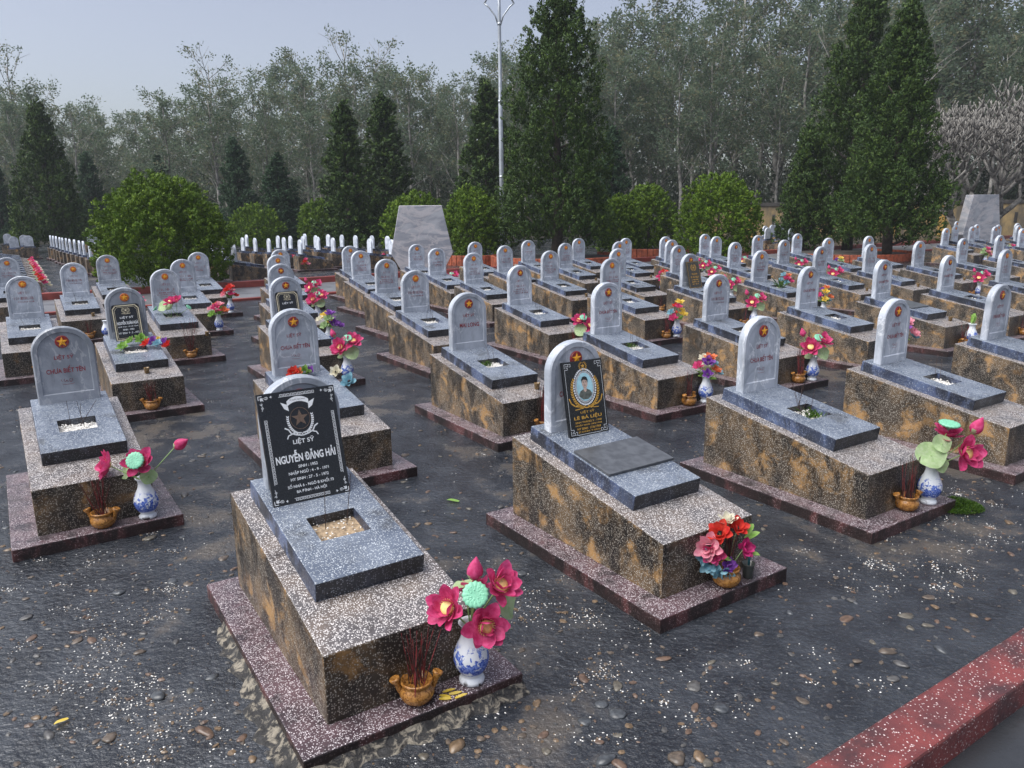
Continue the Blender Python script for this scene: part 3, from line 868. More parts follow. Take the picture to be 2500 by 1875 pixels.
for tx, z, w in (('SINH : 1952', 0.166, 0.092), ('NHẬP NGŨ : 4 - 9 - 1971', 0.139, 0.190), ('HY SINH : 27 - 5 - 1972', 0.110, 0.180), ('SỐ NHÀ 6 - NGÕ B KHỐI 73', 0.081, 0.218), ('BA ĐÌNH - HÀ NỘI', 0.052, 0.142)):
    letter_line(pb, M['white_print'], -0.0012, tx, 0.002, z, w, None, 0.016)


# the plaque with an oval portrait
pc = plaque('C', 0.294, 0.441, 0.328, 0.209, 0.019, -0.012, M['granite'], 'black plaque with oval portrait photo and gold lettering', 0.018)
F = Flat()
for sx in (-1, 1):
    F.stroke([(sx * 0.134, 0.045), (sx * 0.134, 0.396)], 0.0022)
    for zc, sz in ((0.428, -1), (0.013, 1)):
        F.stroke([(sx * 0.134, zc + sz * 0.032), (sx * 0.112, zc + sz * 0.032), (sx * 0.112, zc + sz * 0.020), (sx * 0.122, zc + sz * 0.020)], 0.0024)
        F.stroke([(sx * 0.134, zc + sz * 0.024), (sx * 0.134, zc), (sx * 0.106, zc), (sx * 0.106, zc + sz * 0.012), (sx * 0.126, zc + sz * 0.012)], 0.0024)
        F.stroke([(sx * 0.100, zc), (sx * 0.090, zc), (sx * 0.090, zc + sz * 0.016), (sx * 0.100, zc + sz * 0.016)], 0.0024)
F.stroke([(-0.088, 0.010), (0.088, 0.010)], 0.0022)
for i in range(44):
    a = 2 * math.pi * i / 44
    F.disc(0.080 * math.cos(a), 0.285 + 0.104 * math.sin(a), 0.0062, 0.0062, 8)
obj('border', F.mesh('border', M['white_print'], -0.0012), pc)
F = Flat(); F.ring(0, 0.285, 0.0655, 0.0885, 0.011, 44)
obj('frame', F.mesh('frame', M['white_print'], -0.0013), pc)
F = Flat(); F.disc(0, 0.285, 0.060, 0.083, 44)
M['photo_blue'] = plain('photo_blue', (0.36, 0.62, 0.70), 0.25, var=0.1, vscale=30)
M['photo_coat'] = plain('photo_coat', (0.10, 0.11, 0.095), 0.3, var=0.3, vscale=60)
M['photo_skin'] = plain('photo_skin', (0.55, 0.40, 0.33), 0.3, var=0.15, vscale=60)
M['photo_hair'] = plain('photo_hair', (0.012, 0.012, 0.014), 0.3)
M['photo_white'] = plain('photo_white', (0.7, 0.7, 0.68), 0.3)
ph = obj('portrait', F.mesh('portrait', M['photo_blue'], -0.0018), pc)
F = Flat(); F.poly([(-0.045, 0.231), (-0.020, 0.212), (0.020, 0.212), (0.045, 0.231), (0.049, 0.244), (0.036, 0.262), (0.013, 0.272), (0, 0.262), (-0.013, 0.272), (-0.036, 0.262), (-0.049, 0.244)][::1])
obj('coat', F.mesh('coat', M['photo_coat'], -0.0022), ph)
F = Flat(); F.poly([(-0.010, 0.262), (0, 0.254), (0.010, 0.262), (0.011, 0.284), (-0.011, 0.284)]); F.disc(0.001, 0.307, 0.0205, 0.029, 24)
obj('face', F.mesh('face', M['photo_skin'], -0.0026), ph)
F = Flat()
F.poly([(-0.021, 0.306), (-0.018, 0.322), (-0.006, 0.328), (0.010, 0.325), (0.018, 0.320), (0.0225, 0.306), (0.0245, 0.326), (0.018, 0.341), (0.002, 0.347), (-0.014, 0.343), (-0.0235, 0.328)])
for s in (-1, 1):
    F.stroke([(s * 0.005 + 0.001, 0.3145), (s * 0.013 + 0.001, 0.3155)], 0.0018); F.disc(s * 0.0088 + 0.001, 0.3105, 0.0026, 0.0014, 8)
F.stroke([(-0.0055, 0.2915), (0.0075, 0.2915)], 0.0014); F.stroke([(-0.003, 0.299), (0.004, 0.299)], 0.001)
obj('hair', F.mesh('hair', M['photo_hair'], -0.0030), ph)
F = Flat()
F.star(0, 0.408, 0.017); F.ring(0, 0.408, 0.021, 0.021, 0.0014, 24)
wheat(F, 0, 0.408, 0.026, 0.024, -1.3, 0.9, 7, 0.009, 0.004, 1); wheat(F, 0, 0.408, 0.026, 0.024, -1.3, 0.9, 7, 0.009, 0.004, -1)
wheat(F, 0, 0.270, 0.097, 0.108, -1.35, 0.55, 15, 0.020, 0.0085, 1); wheat(F, 0, 0.270, 0.097, 0.108, -1.35, 0.55, 15, 0.020, 0.0085, -1)
for s in (-1, 1):
    F.stroke([(s * 0.004, 0.163), (s * 0.045, 0.172), (s * 0.085, 0.180), (s * 0.110, 0.198), (s * 0.122, 0.225)], 0.0075)
    F.stroke([(s * 0.01, 0.175), (s * 0.05, 0.160), (s * 0.085, 0.158)], 0.005)
obj('emblem', F.mesh('emblem', M['gold_print'], -0.0014), pc)
letter_line(pc, M['gold_print'], -0.0014, 'LIỆT SỸ', 0, 0.139, 0.105, 0.019, 0.014)
letter_line(pc, M['gold_print'], -0.0014, 'LÊ BÁ LIỆU', 0, 0.109, 0.205, 0.029, 0.02)
for tx, z, w in (('SINH THÁNG 2 - 1948', 0.083, 0.196), ('NHẬP NGŨ: 28/2/1968', 0.064, 0.196), ('HY SINH  17/6/1969', 0.044, 0.176), ('QĐ. HƯNG BÌNH   TP. VINH-N.A', 0.026, 0.166)):
    letter_line(pc, M['gold_print'], -0.0014, tx, 0, z, w, 0.0135, 0.014)

def framed_plaque(n, label, lines):
    p = plaque(n, 0.266, 0.38, 0.312, 0.19, -0.002, 0.02, M['granite'], label, 0.012, 0.03)
    F = Flat(); w, h = 0.122, 0.367
    pts = [(-w, 0.012), (w, 0.012), (w, h - 0.035), (w - 0.03, h), (-w + 0.03, h), (-w, h - 0.035), (-w, 0.012)]
    F.stroke(pts, 0.010); F.stroke([(x * 0.87, 0.19 + (z - 0.19) * 0.91) for x, z in pts], 0.003)
    F.ring(0, 0.318, 0.024, 0.022, 0.003, 24); F.star(0, 0.318, 0.018)
    wheat(F, 0, 0.318, 0.035, 0.028, -1.3, 0.8, 7, 0.010, 0.005, 1); wheat(F, 0, 0.318, 0.035, 0.028, -1.3, 0.8, 7, 0.010, 0.005, -1)
    F.stroke([(-0.04, 0.285), (0, 0.279), (0.04, 0.285)], 0.005)
    obj('frame', F.mesh('frame', M['cream_print'], -0.0012), p)
    for tx, z, ww, hh, b in lines: letter_line(p, M['white_print'], -0.0012, tx, 0, z, ww, hh, b)
    return p
M['cream_print'] = plain('cream_print', (0.62, 0.55, 0.38), 0.4, var=0.15, vscale=200)
framed_plaque('t2', 'dark plaque with pale frame and white name behind silk flowers', [('LIỆT SỸ', 0.243, 0.13, 0.030, 0.02), ('NGUYỄN XUÂN HOÀ', 0.193, 0.20, 0.048, 0.03), ('QUÊ: T.HẠ - TP HÀ TĨNH', 0.147, 0.19, 0.017, 0.015), ('SINH : 1954', 0.116, 0.105, 0.018, 0.015), ('HY SINH  9 - 2 - 1972', 0.081, 0.195, 0.019, 0.015)])
framed_plaque('t7', 'dark pale-framed plaque half hidden by the headstone before it', [('LIỆT SỸ', 0.243, 0.13, 0.030, 0.02)])
pz = plaque('t30', 0.287, 0.443, 0.352, 0.251, 0.007, 0.017, M['bronze_plate'], 'bronze coloured plaque with dull gold emblem and lines', 0.02)
F = Flat(); rr = random.Random(4)
F.ring(0, 0.34, 0.035, 0.035, 0.004, 20); F.star(0, 0.34, 0.026)
wheat(F, 0, 0.34, 0.055, 0.05, -1.4, 0.9, 8, 0.02, 0.009, 1); wheat(F, 0, 0.34, 0.055, 0.05, -1.4, 0.9, 8, 0.02, 0.009, -1)
for z, w, h in ((0.235, .13, .022), (0.185, .17, .028), (0.14, .14, .016), (0.105, .15, .016), (0.07, .13, .016)): F.worn(0, z, w, h, rr, 0.004)
for sx in (-1, 1): F.stroke([(sx * 0.132, 0.01), (sx * 0.132, 0.433)], 0.003)
F.stroke([(-0.132, 0.433), (0.132, 0.433)], 0.003); F.stroke([(-0.132, 0.01), (0.132, 0.01)], 0.003)
obj('lettering', F.mesh('lettering', M['gold_print'], -0.0012), pz)

# cover tiles lying on the slabs of two graves
def cover_tile(n, x0, x1, y0, y1, label):
    c = on_grave(n, (x0 + x1) / 2, (y0 + y1) / 2)
    me = box('cover_tile', (x0 - x1) / 2, (x1 - x0) / 2, (y0 - y1) / 2, (y1 - y0) / 2, 0.001, 0.017, 0.002, M['tile_dark'])
    o = obj('cover_tile', me, None, None, c)
    o.rotation_euler = (Matrix.Rotation(GR[n].rotation_euler.z, 3, 'Z') @ Matrix.Rotation(slab_slope(), 3, 'X')).to_euler()
    return tag(o, label, 'tile', 'cover tiles on slabs')
cover_tile('C', -0.225, 0.245, 0.482, 0.788, 'dark grey tile lying on the slab before the portrait plaque')
cover_tile('t47', -0.20, 0.21, 0.47, 0.76, 'dark tile lying on the slab, %s' % where['t47'])

# ------------------------------------------------------------------ petals, vases, pots
def petal_grid(L, Wd, cup, curl_, nx=7, ny=5):
    v, f = [], []
    for i in range(nx):
        t = i / (nx - 1)
        wid = Wd * (0.30 + 0.70 * math.sin(math.pi * min(1.0, t * 0.86 + 0.10)) ** 0.8) * (1.0 if t < 0.8 else 1 - (t - 0.8) * 3.2)
        for j in range(ny):
            s = j / (ny - 1) * 2 - 1
            v.append((L * t, s * wid / 2, cup * L * (t * t * 0.55 + 0.22 * s * s * math.sin(math.pi * t)) + curl_ * L * max(0, t - 0.7) ** 2 * 2))
    for i in range(nx - 1):
        for j in range(ny - 1):
            a = i * ny + j; f.append((a, a + ny, a + ny + 1, a + 1))
    return v, f
PET = [petal_grid(1, 0.78, 0.50, 0.0), petal_grid(1, 0.74, 0.70, -0.5), petal_grid(1, 0.84, 0.32, 0.3)]
petal_me = [pyd('petal', v, f, M['pink'], True) for v, f in PET]
def petal_layout(seed, n=(6, 6, 4)):
    rng = random.Random(seed); out = []
    for ring, (k, el, sc, r0) in enumerate(((n[0], 8, 1.0, 0.22), (n[1], 34, 0.90, 0.20), (n[2], 58, 0.72, 0.16))):
        for i in range(k):
            az = 2 * math.pi * (i + 0.5 * ring) / k + rng.uniform(-.2, .2)
            out.append((az, R(el + rng.uniform(-14, 14)), sc * rng.uniform(.85, 1.08), r0, rng.randrange(3), rng.uniform(-.35, .35)))
    return out
def petal_matrix(az, el, sc, r0, tw):
    return Matrix.Rotation(az, 4, 'Z') @ Matrix.Translation((r0, 0, 0)) @ Matrix.Rotation(-el, 4, 'Y') @ Matrix.Rotation(tw, 4, 'X') @ Matrix.Scale(sc * 0.8, 4)
def joined_flower(name, seed, n, mat):
    v, f = [], []
    for az, el, sc, r0, k, tw in petal_layout(seed, n):
        mt = petal_matrix(az, el, sc, r0, tw); b = len(v)
        v += [tuple(mt @ Vector(p)) for p in PET[k][0]]; f += [tuple(b + i for i in q) for q in PET[k][1]]
    return pyd(name, v, f, mat, True)
flower_me = [joined_flower('lotus_flower', s, (6, 6, 4), M['pink']) for s in (1, 2, 3)]
rose_me = [joined_flower('silk_flower', s, (5, 5, 4), M['red']) for s in (11, 12, 13)]
seed_me = lathe('seed_head', [(0.0, -0.12), (0.16, -0.08), (0.26, 0.10), (0.275, 0.20), (0.25, 0.25), (0.12, 0.27), (0.0, 0.275)], 18, M['seed'])
def pod_mesh():
    v, f = [], []
    prof = [(0.05, -0.62), (0.10, -0.5), (0.42, -0.16), (0.80, -0.04), (0.97, 0.10), (0.95, 0.22), (0.80, 0.26), (0.4, 0.24), (0.0, 0.23)]
    seg = 48; n = len(prof)
    for i in range(seg):
        a = 2 * math.pi * i / seg
        w = 1 + 0.055 * math.cos(a * 16)
        for r, z in prof:
            k = w if r > 0.4 else 1
            v.append((r * k * math.cos(a), r * k * math.sin(a), z + (0.02 * math.cos(a * 16) if 0.3 < r < 0.9 and z > 0.2 else 0)))
    for i in range(seg):
        j = (i + 1) % seg
        for k in range(n - 1): f.append((i * n + k, j * n + k, j * n + k + 1, i * n + k + 1))
    for ring, rr, m in ((0, 0.62, 12), (1, 0.34, 7)):
        for q in range(m):
            a = 2 * math.pi * q / m; b = len(v); cx, cy = rr * math.cos(a), rr * math.sin(a)
            v += [(cx + 0.09 * math.cos(t), cy + 0.09 * math.sin(t), 0.245) for t in (0, 1.05, 2.1, 3.14, 4.2, 5.25)] + [(cx, cy, 0.30)]
            f += [(b + t, b + (t + 1) % 6, b + 6) for t in range(6)]
    return pyd('seed_pod', v, f, M['mint'], True)
pod_me = pod_mesh()
def bud_mesh():
    v, f = [], []
    n, seg = 10, 18
    for i in range(n + 1):
        t = i / n
        r = 0.42 * (math.sin(math.pi * (t ** 0.8) * 0.96 + 0.06)) * (1 - 0.35 * t) + 0.015
        for k in range(seg):
            a = 2 * math.pi * k / seg + t * 0.7
            rr = r * (1 + 0.09 * abs(math.cos(a * 2.5)))
            v.append((rr * math.cos(a), rr * math.sin(a), 1.25 * t))
    for i in range(n):
        for k in range(seg):
            k2 = (k + 1) % seg; f.append((i * seg + k, i * seg + k2, (i + 1) * seg + k2, (i + 1) * seg + k))
    f.append(tuple(n * seg + k for k in range(seg)))
    me = pyd('bud', v, f, M['pink'], True)
    me.materials.append(M['leaf_pale'])
    for i, p in enumerate(me.polygons):
        if i < 3 * seg and (i % seg) % 6 < 4 - (i // seg): p.material_index = 1
    return me
bud_me = bud_mesh()
def round_leaf_mesh(wave=0.12):
    v, f = [(0, 0, -0.10)], []
    seg = 26
    for r in (0.35, 0.7, 1.0):
        for k in range(seg):
            a = 2 * math.pi * k / seg
            v.append((r * math.cos(a) * (1 + .06 * math.sin(3 * a)), r * math.sin(a), wave * r * r * math.sin(a * 3 + 1) + 0.12 * r - 0.10 + 0.03 * math.cos(a * 9) * r))
    for k in range(seg):
        k2 = (k + 1) % seg; f.append((0, 1 + k, 1 + k2))
        for q in range(2): f.append((1 + q * seg + k, 1 + (q + 1) * seg + k, 1 + (q + 1) * seg + k2, 1 + q * seg + k2))
    return pyd('round_leaf', v, f, M['leaf_pale'], True)
rleaf_me = round_leaf_mesh()
leaf_me = pyd('leaf', *petal_grid(1, 0.5, 0.25, -0.5), M['leaf'], True)
vase_me = lathe('flower_vase', [(r * 1.28, z * 1.22) for r, z in ((0.034, 0.0), (0.040, 0.003), (0.040, 0.014), (0.033, 0.022), (0.030, 0.028), (0.040, 0.042), (0.051, 0.062), (0.056, 0.085), (0.053, 0.108), (0.043, 0.135), (0.032, 0.158), (0.027, 0.178), (0.028, 0.194), (0.034, 0.206), (0.038, 0.211), (0.036, 0.213), (0.029, 0.204), (0.024, 0.18))], 28, M['porcelain'])
pot_me = lathe('incense_pot', [(0.030, 0.0), (0.046, 0.004), (0.060, 0.018), (0.068, 0.038), (0.066, 0.056), (0.057, 0.068), (0.054, 0.074), (0.060, 0.080), (0.063, 0.088), (0.060, 0.093), (0.052, 0.090), (0.050, 0.070), (0.0, 0.068)], 28, M['amber'])
ear_me = lathe('handle', [(0.008, -0.032), (0.012, -0.02), (0.011, 0.0), (0.013, 0.018), (0.020, 0.032), (0.021, 0.040), (0.014, 0.042), (0.0, 0.036)], 12, M['amber'])
cup_me = lathe('offering_cup', [(0.020, 0.0), (0.022, 0.003), (0.026, 0.05), (0.028, 0.056), (0.025, 0.056), (0.022, 0.030), (0.0, 0.028)], 16, M['cup'])
vrng = random.Random(77)

def aim(o, nrm):
    o.rotation_mode = 'QUATERNION'
    o.rotation_quaternion = Vector(nrm).normalized().to_track_quat('Z', 'Y')
    return o

def stem(parent, a, b, r=0.003, sag=0.0):
    a, b = Vector(a), Vector(b); m_ = (a + b) / 2 + Vector((0, 0, sag))
    return obj('stem', tube('stem', [a, (a + m_) / 2 + Vector((0, 0, sag * .3)), m_, b], r, 5, M['stem']), parent)

def lotus(parent, c, nrm, size, seed=1, detailed=False, seed_on=True):
    if detailed:
        fl = empty('lotus_flower', c, parent=parent); fl.scale = (size,) * 3; aim(fl, nrm)
        for az, el, sc, r0, k, tw in petal_layout(seed):
            p = obj('petal', petal_me[k], fl); p.matrix_local = petal_matrix(az, el, sc, r0, tw)
        if seed_on: obj('seed_head', seed_me, fl)
        v, f = [], []
        for q in range(22):
            a = 2 * math.pi * q / 22
            tube_data([(0.22 * math.cos(a), 0.22 * math.sin(a), 0.0), (0.34 * math.cos(a), 0.34 * math.sin(a), 0.22)], [0.010, 0.016], 3, v, f)
        obj('stamens', pyd('stamens', v, f, M['seed']), fl)
    else:
        fl = obj('lotus_flower', flower_me[seed % 3], parent, None, c, scale=size); aim(fl, nrm)
        if seed_on: obj('seed_head', seed_me, fl)
    return fl

def put(parent, name, me, c, nrm, size):
    o = obj(name, me, parent, None, c, scale=size); return aim(o, nrm)

VX, VY, PX, PY = 0.255, -0.0, 0.03, 0.0
def vase(n, x=0.255, y=1.345, s=1.0, z=None):
    p = on_grave(n, x, y, PH if z is None else z)
    o = obj('flower_vase', vase_me, None, None, p, (0, 0, vrng.uniform(0, 6)), s)
    tag(o, 'blue and white vase of the grave %s' % where[n], 'vase', 'porcelain vases at grave feet')
    return p

def lotus_bouquet(n, p, label, flowers, pods=(), buds=(), leaves=(), detailed=False, sway=0.0):
    b = empty('lotus_bouquet', p)
    mouth = Vector((0, 0, 0.23))
    for i, (c, nr, s) in enumerate(flowers):
        lotus(b, c, nr, s, i + len(n), detailed); stem(b, mouth, c, 0.0035)
    for c, nr, s in pods: put(b, 'seed_pod', pod_me, c, nr, s); stem(b, mouth, Vector(c) - Vector(nr).normalized() * s * 0.5, 0.004)
    for c, nr, s in buds: put(b, 'bud', bud_me, c, nr, s); stem(b, mouth, c, 0.0032)
    for c, nr, s in leaves: put(b, 'round_leaf', rleaf_me, c, nr, s); stem(b, mouth, c, 0.0032)
    return tag(b, label, 'flowers', 'artificial lotus bouquets')

def mixed_bouquet(n, p, label, cols, rad=0.11, z0=0.27, z1=0.45, size=0.06, count=9, seed=0, leafn=12):
    rng = random.Random(seed + 100); b = empty('silk_bouquet', p)
    for i in range(count):
        a = 2.4 * i + rng.uniform(-.4, .4); r = rad * math.sqrt((i + 0.4) / count)
        c = Vector((r * math.cos(a), r * math.sin(a) * 0.8 - 0.01, z1 - (z1 - z0) * (r / rad) ** 1.6 + rng.uniform(-.02, .02)))
        nr = Vector((c.x * 4, c.y * 4 - 0.35, 0.75 + rng.uniform(-.2, .3)))
        o = put(b, 'silk_flower', rose_me[i % 3], c, nr, size * rng.uniform(0.85, 1.15)); own_mat(o, M[cols[i % len(cols)]])
        stem(b, (0, 0, 0.22), c, 0.002)
    for i in range(leafn):
        a = rng.uniform(0, 6.28); c = Vector((0.02 * math.cos(a), 0.02 * math.sin(a), z0 - 0.03 + rng.uniform(-.01, .05)))
        o = obj('leaf', leaf_me, b, None, c, (rng.uniform(-.5, .5), rng.uniform(-.7, .1), a), rng.uniform(.07, .11))
    return tag(b, label, 'flowers', 'mixed silk bouquets')

def pot(n, x=0.03, y=1.325, sticks=18, s=1.0, ears=True, z=None, tilt=0.16, hgt=(0.16, 0.27)):
    p = on_grave(n, x, y, PH if z is None else z)
    o = obj('incense_pot', pot_me, None, None, p, (0, 0, GR[n].rotation_euler.z + vrng.uniform(-.6, .3)), s)
    tag(o, 'amber incense pot of the grave %s' % where[n], 'incense pot', 'incense pots at grave feet')
    if ears:
        for sx in (-1, 1): obj('handle', ear_me, o, None, (sx * 0.070, 0, 0.072), (0, sx * 0.35, 0))
    if sticks:
        b = empty('incense_bundle', p + Vector((0, 0, 0.06 * s)))
        for i in range(sticks):
            q = obj('stick', stick_me, b, None, (vrng.gauss(0, .017), vrng.gauss(0, .017), 0), (vrng.gauss(0, tilt), vrng.gauss(0, tilt), 0))
            q.scale = (1.15, 1.15, vrng.uniform(*hgt))
            if vrng.random() < 0.45: own_mat(q, M['incense_burnt'])
        tag(b, 'incense sticks in the pot, %s' % where[n], 'incense', 'bundles of incense')
    return p

def cup(n, x=0.05, y=1.13, mat=None):
    p = on_grave(n, x, y, ztop(y))
    o = obj('offering_cup', cup_me, None, None, p)
    tag(o, 'small amber glass cup on the grave %s' % where[n], 'cup', 'offering cups on graves')

# grave B: four lotus flowers
p = vase('B', s=1.0)
lotus_bouquet('B', p, 'large bouquet of four magenta lotus flowers beside the big black plaque',
  [((-0.078, -0.03, 0.335), (-0.45, -0.75, 0.5), 0.098), ((0.115, -0.01, 0.415), (0.55, -0.55, 0.62), 0.098), ((0.062, -0.075, 0.285), (0.25, -0.85, 0.25), 0.098), ((0.02, 0.06, 0.36), (-0.1, 0.4, 0.9), 0.085)],
  [((0.026, -0.06, 0.405), (0.02, -0.8, 0.62), 0.052)], [((0.018, 0.0, 0.435), (0.12, -0.05, 1), 0.080)], [((0.145, 0.02, 0.325), (0.8, -0.4, 0.25), 0.062), ((-0.02, 0.04, 0.40), (-0.3, 0.1, 0.9), 0.05)], True)
pot('B', 0.02, 1.335, 26, 1.0)
# grave A
p = vase('A', 0.262)
lotus_bouquet('A', p, 'pink lotus bouquet with one long-stemmed bud on the dark leftmost grave',
  [((-0.185, -0.02, 0.345), (-0.75, -0.45, 0.25), 0.105), ((0.0, -0.02, 0.355), (0.1, -0.72, 0.55), 0.110)],
  [((0.005, -0.075, 0.39), (0.05, -0.85, 0.5), 0.054)], [((0.225, -0.03, 0.455), (0.85, -0.1, 0.5), 0.085)], [((-0.10, 0.0, 0.30), (-0.4, -0.5, 0.3), 0.05), ((0.06, -0.05, 0.28), (0.4, -0.7, -0.2), 0.05)], True)
pot('A', 0.02, 1.345, 34, 1.05)
# grave D
p = vase('D', 0.255)
lotus_bouquet('D', p, 'lotus bouquet with pale round leaf, beside the green moss tuft',
  [((0.168, -0.04, 0.335), (0.35, -0.85, 0.28), 0.125), ((0.09, 0.04, 0.43), (0.0, -0.35, 0.9), 0.105)],
  [((0.075, 0.0, 0.505), (0.05, -0.15, 1), 0.062)], [((0.225, 0.0, 0.445), (0.35, -0.1, 0.9), 0.095)], [((-0.045, -0.05, 0.33), (-0.15, -0.75, 0.6), 0.088), ((0.02, -0.04, 0.40), (0.1, -0.8, 0.5), 0.06), ((0.02, -0.06, 0.27), (0.2, -0.8, 0.3), 0.05)], True)
pot('D', 0.04, 1.33, 40, 1.02, tilt=0.10, hgt=(0.14, 0.30))
# grave C: flowers standing in the amber pot
p = pot('C', 0.05, 1.36, 24, 1.05, False, tilt=0.08, hgt=(0.2, 0.30))
b = empty('silk_bouquet', p, 0, 0.9)
for c, nr, s, m_ in (((-0.055, -0.02, 0.315), (-0.4, -0.7, 0.5), 0.075, 'red'), ((0.045, 0.0, 0.335), (0.2, -0.6, 0.7), 0.068, 'red'), ((-0.005, 0.02, 0.365), (0, -0.2, 1), 0.062, 'cream'), ((-0.115, -0.03, 0.24), (-0.5, -0.8, 0.2), 0.088, 'palepink'), ((-0.10, -0.03, 0.145), (-0.4, -0.8, -0.1), 0.070, 'sky'), ((-0.035, -0.05, 0.10), (0, -0.9, -0.4), 0.065, 'sky'), ((-0.01, -0.05, 0.14), (0.3, -0.9, 0.1), 0.05, 'purple'), ((0.075, -0.04, 0.235), (0.5, -0.8, 0.3), 0.065, 'magenta'), ((-0.13, -0.02, 0.18), (-0.6, -0.7, 0.1), 0.055, 'sky'), ((-0.09, -0.04, 0.205), (-0.2, -0.9, 0.1), 0.07, 'pink')):
    o = put(b, 'silk_flower', rose_me[len(b.children) % 3], c, nr, s); own_mat(o, M[m_]); stem(b, (0, 0, 0.07), c, 0.002)
for c, rt_, s in (((0.09, 0.0, 0.27), (0.2, -0.3, 0.2), 0.09), ((0.08, -0.02, 0.20), (0.2, 0.1, -0.3), 0.085), ((0.085, 0.0, 0.30), (0.9, -0.6, 0.5), 0.075), ((-0.04, -0.06, 0.19), (0.7, 0.4, 0.2), 0.05)): obj('leaf', leaf_me, b, None, c, rt_, s)
tag(b, 'red, pink and blue silk flowers standing in an amber pot', 'flowers', 'mixed silk bouquets')
o = obj('offering_cup', cup_me, None, None, on_grave('C', 0.20, 1.37, PH), scale=(1.2, 1.2, 1.4)); own_mat(o, M['dark_glass'])
tag(o, 'dark glass holding a blue-green stick beside the silk flowers', 'cup', 'offering cups on graves')
obj('stick', tube('stick', [(0, 0, 0.03), (0.004, 0, 0.115)], 0.005, 6, plain('teal_stick', (0.02, 0.10, 0.13), 0.5)), o)

def std_lotus(n, label, vx=0.255, leafy=True, s=1.0, mirror=1):
    p = vase(n, vx)
    lotus_bouquet(n, p, label, [((-0.05 * mirror, -0.03, 0.36), (-0.3 * mirror, -0.8, 0.5), 0.115 * s), ((0.08 * mirror, 0.0, 0.42), (0.3 * mirror, -0.6, 0.7), 0.11 * s)],
        [((0.03 * mirror, -0.02, 0.46), (0.1, -0.6, 0.7), 0.05)], [((-0.12 * mirror, 0.0, 0.47), (-0.3 * mirror, 0, 1), 0.08)], [((0.07 * mirror, -0.06, 0.31), (0.4 * mirror, -0.8, 0.5), 0.085), ((-0.06, 0.0, 0.29), (-0.5, -0.6, 0.4), 0.06)] if leafy else [])
# second row
std_lotus('t34', 'pink lotus bouquet with green leaf, %s' % where['t34'], s=1.05); pot('t34', 0.05, 1.33, 24, 1.05, hgt=(.2, .34), tilt=.07)
p = vase('H'); mixed_bouquet('H', p, 'orange, cream and purple silk bouquet, %s' % where['H'], ['orange', 'cream', 'purple', 'sky', 'pink'], 0.12, 0.27, 0.46, 0.062, 9, 1); pot('H', 0.05, 1.33, 24, 1.05, tilt=.08)
pot('F', 0.06, 1.33, 30, 1.0, tilt=.05, hgt=(.24, .34)); cup('F', 0.14, 1.12)
p = vase('K'); mixed_bouquet('K', p, 'yellow, salmon and purple silk bouquet, %s' % where['K'], ['palepink', 'yellow', 'purple', 'sky', 'palepink'], 0.16, 0.27, 0.48, 0.085, 9, 2)
p = vase('t47', 0.23, s=1.1)
bb = empty('leaf_stems', p)
for a in range(3): obj('leaf', leaf_me, bb, None, (0.02 * a - .02, 0, 0.30), (0.2 * a, -1.2 + .15 * a, a), 0.13); stem(bb, (0, 0, .2), (0.02 * a - .02, 0, .31), .004)
tag(bb, 'bare green stems in a vase, %s' % where['t47'], 'flowers'); pot('t47', 0.08, 1.33, 20, 1.0); cup('t47', 0.10, 1.12)
pot('t48', 0.05, 1.33, 14, 1.0)
# loose flowers round grave G
for k, (x, y, dz, m_, s) in enumerate(((-0.06, 0.27, 0.03, 'red', 0.06), (-0.02, 0.29, 0.03, 'orange', 0.05), (0.03, 0.28, 0.03, 'leaf', 0.06), (0.07, 0.29, 0.03, 'purple', 0.05), (0.24, 0.42, 0.05, 'cream', 0.06), (0.27, 0.62, 0.04, 'sky', 0.075))):
    o = obj('silk_flower', rose_me[k % 3], None, None, on_grave('G', x, y) + Vector((0, 0, dz)), scale=s); aim(o, (random.uniform(-.4, .4), -0.7, 0.6)); own_mat(o, M[m_])
    tag(o, '%s silk flower lying on the slab behind the big black plaque' % ['red', 'orange', 'green', 'purple', 'cream', 'pale blue'][k], 'flower', 'loose silk flowers on a slab')
# third row
for k, (x, y, m_, s) in enumerate(((0.10, 0.62, 'red', .065), (0.17, 0.58, 'purple', .07), (0.23, 0.56, 'yellow', .06), (0.20, 0.66, 'sky', .06), (0.27, 0.63, 'purple', .06), (0.29, 0.72, 'red', .06), (-0.12, 0.66, 'leaf', .07), (0.08, 0.46, 'leaf', .075), (-0.02, 0.48, 'leaf', .06))):
    o = obj('silk_flower', rose_me[k % 3], None, None, on_grave('t2', x, y) + Vector((0, 0, 0.045)), scale=s); aim(o, (random.uniform(-.4, .4), -0.6, 0.7)); own_mat(o, M[m_])
    tag(o, '%s on the slab of the pale-framed plaque grave' % ['small red silk flower', 'big purple silk flower', 'yellow silk flower', 'pale blue silk flower', 'second purple silk flower', 'red silk flower at the edge', 'green silk leaf rosette by the hole', 'green silk leaf rosette by the plaque', 'small green silk leaf rosette'][k], 'flower', 'silk flowers on a slab')
pot('t2', 0.0, 1.33, 22, 1.0, tilt=.25, hgt=(.12, .22)); cup('t2', 0.02, 1.10)
std_lotus('t7', 'pink lotus with fan-like pod, %s' % where['t7'], 0.27, True, 1.1)
std_lotus('t21', 'dark pink lotus half hidden by a headstone, %s' % where['t21'], 0.22, mirror=-1); pot('t21', 0.04, 1.33, 24, 1.0, tilt=.05)
p = vase('t26', 0.25); mixed_bouquet('t26', p, 'yellow and red silk bouquet, %s' % where['t26'], ['yellow', 'red', 'pink', 'yellow', 'sky'], 0.12, 0.27, 0.52, 0.07, 8, 3); pot('t26', 0.06, 1.33, 20, 1.0, tilt=.07)
std_lotus('t30', 'pink lotus with pale folded leaf, %s' % where['t30'])
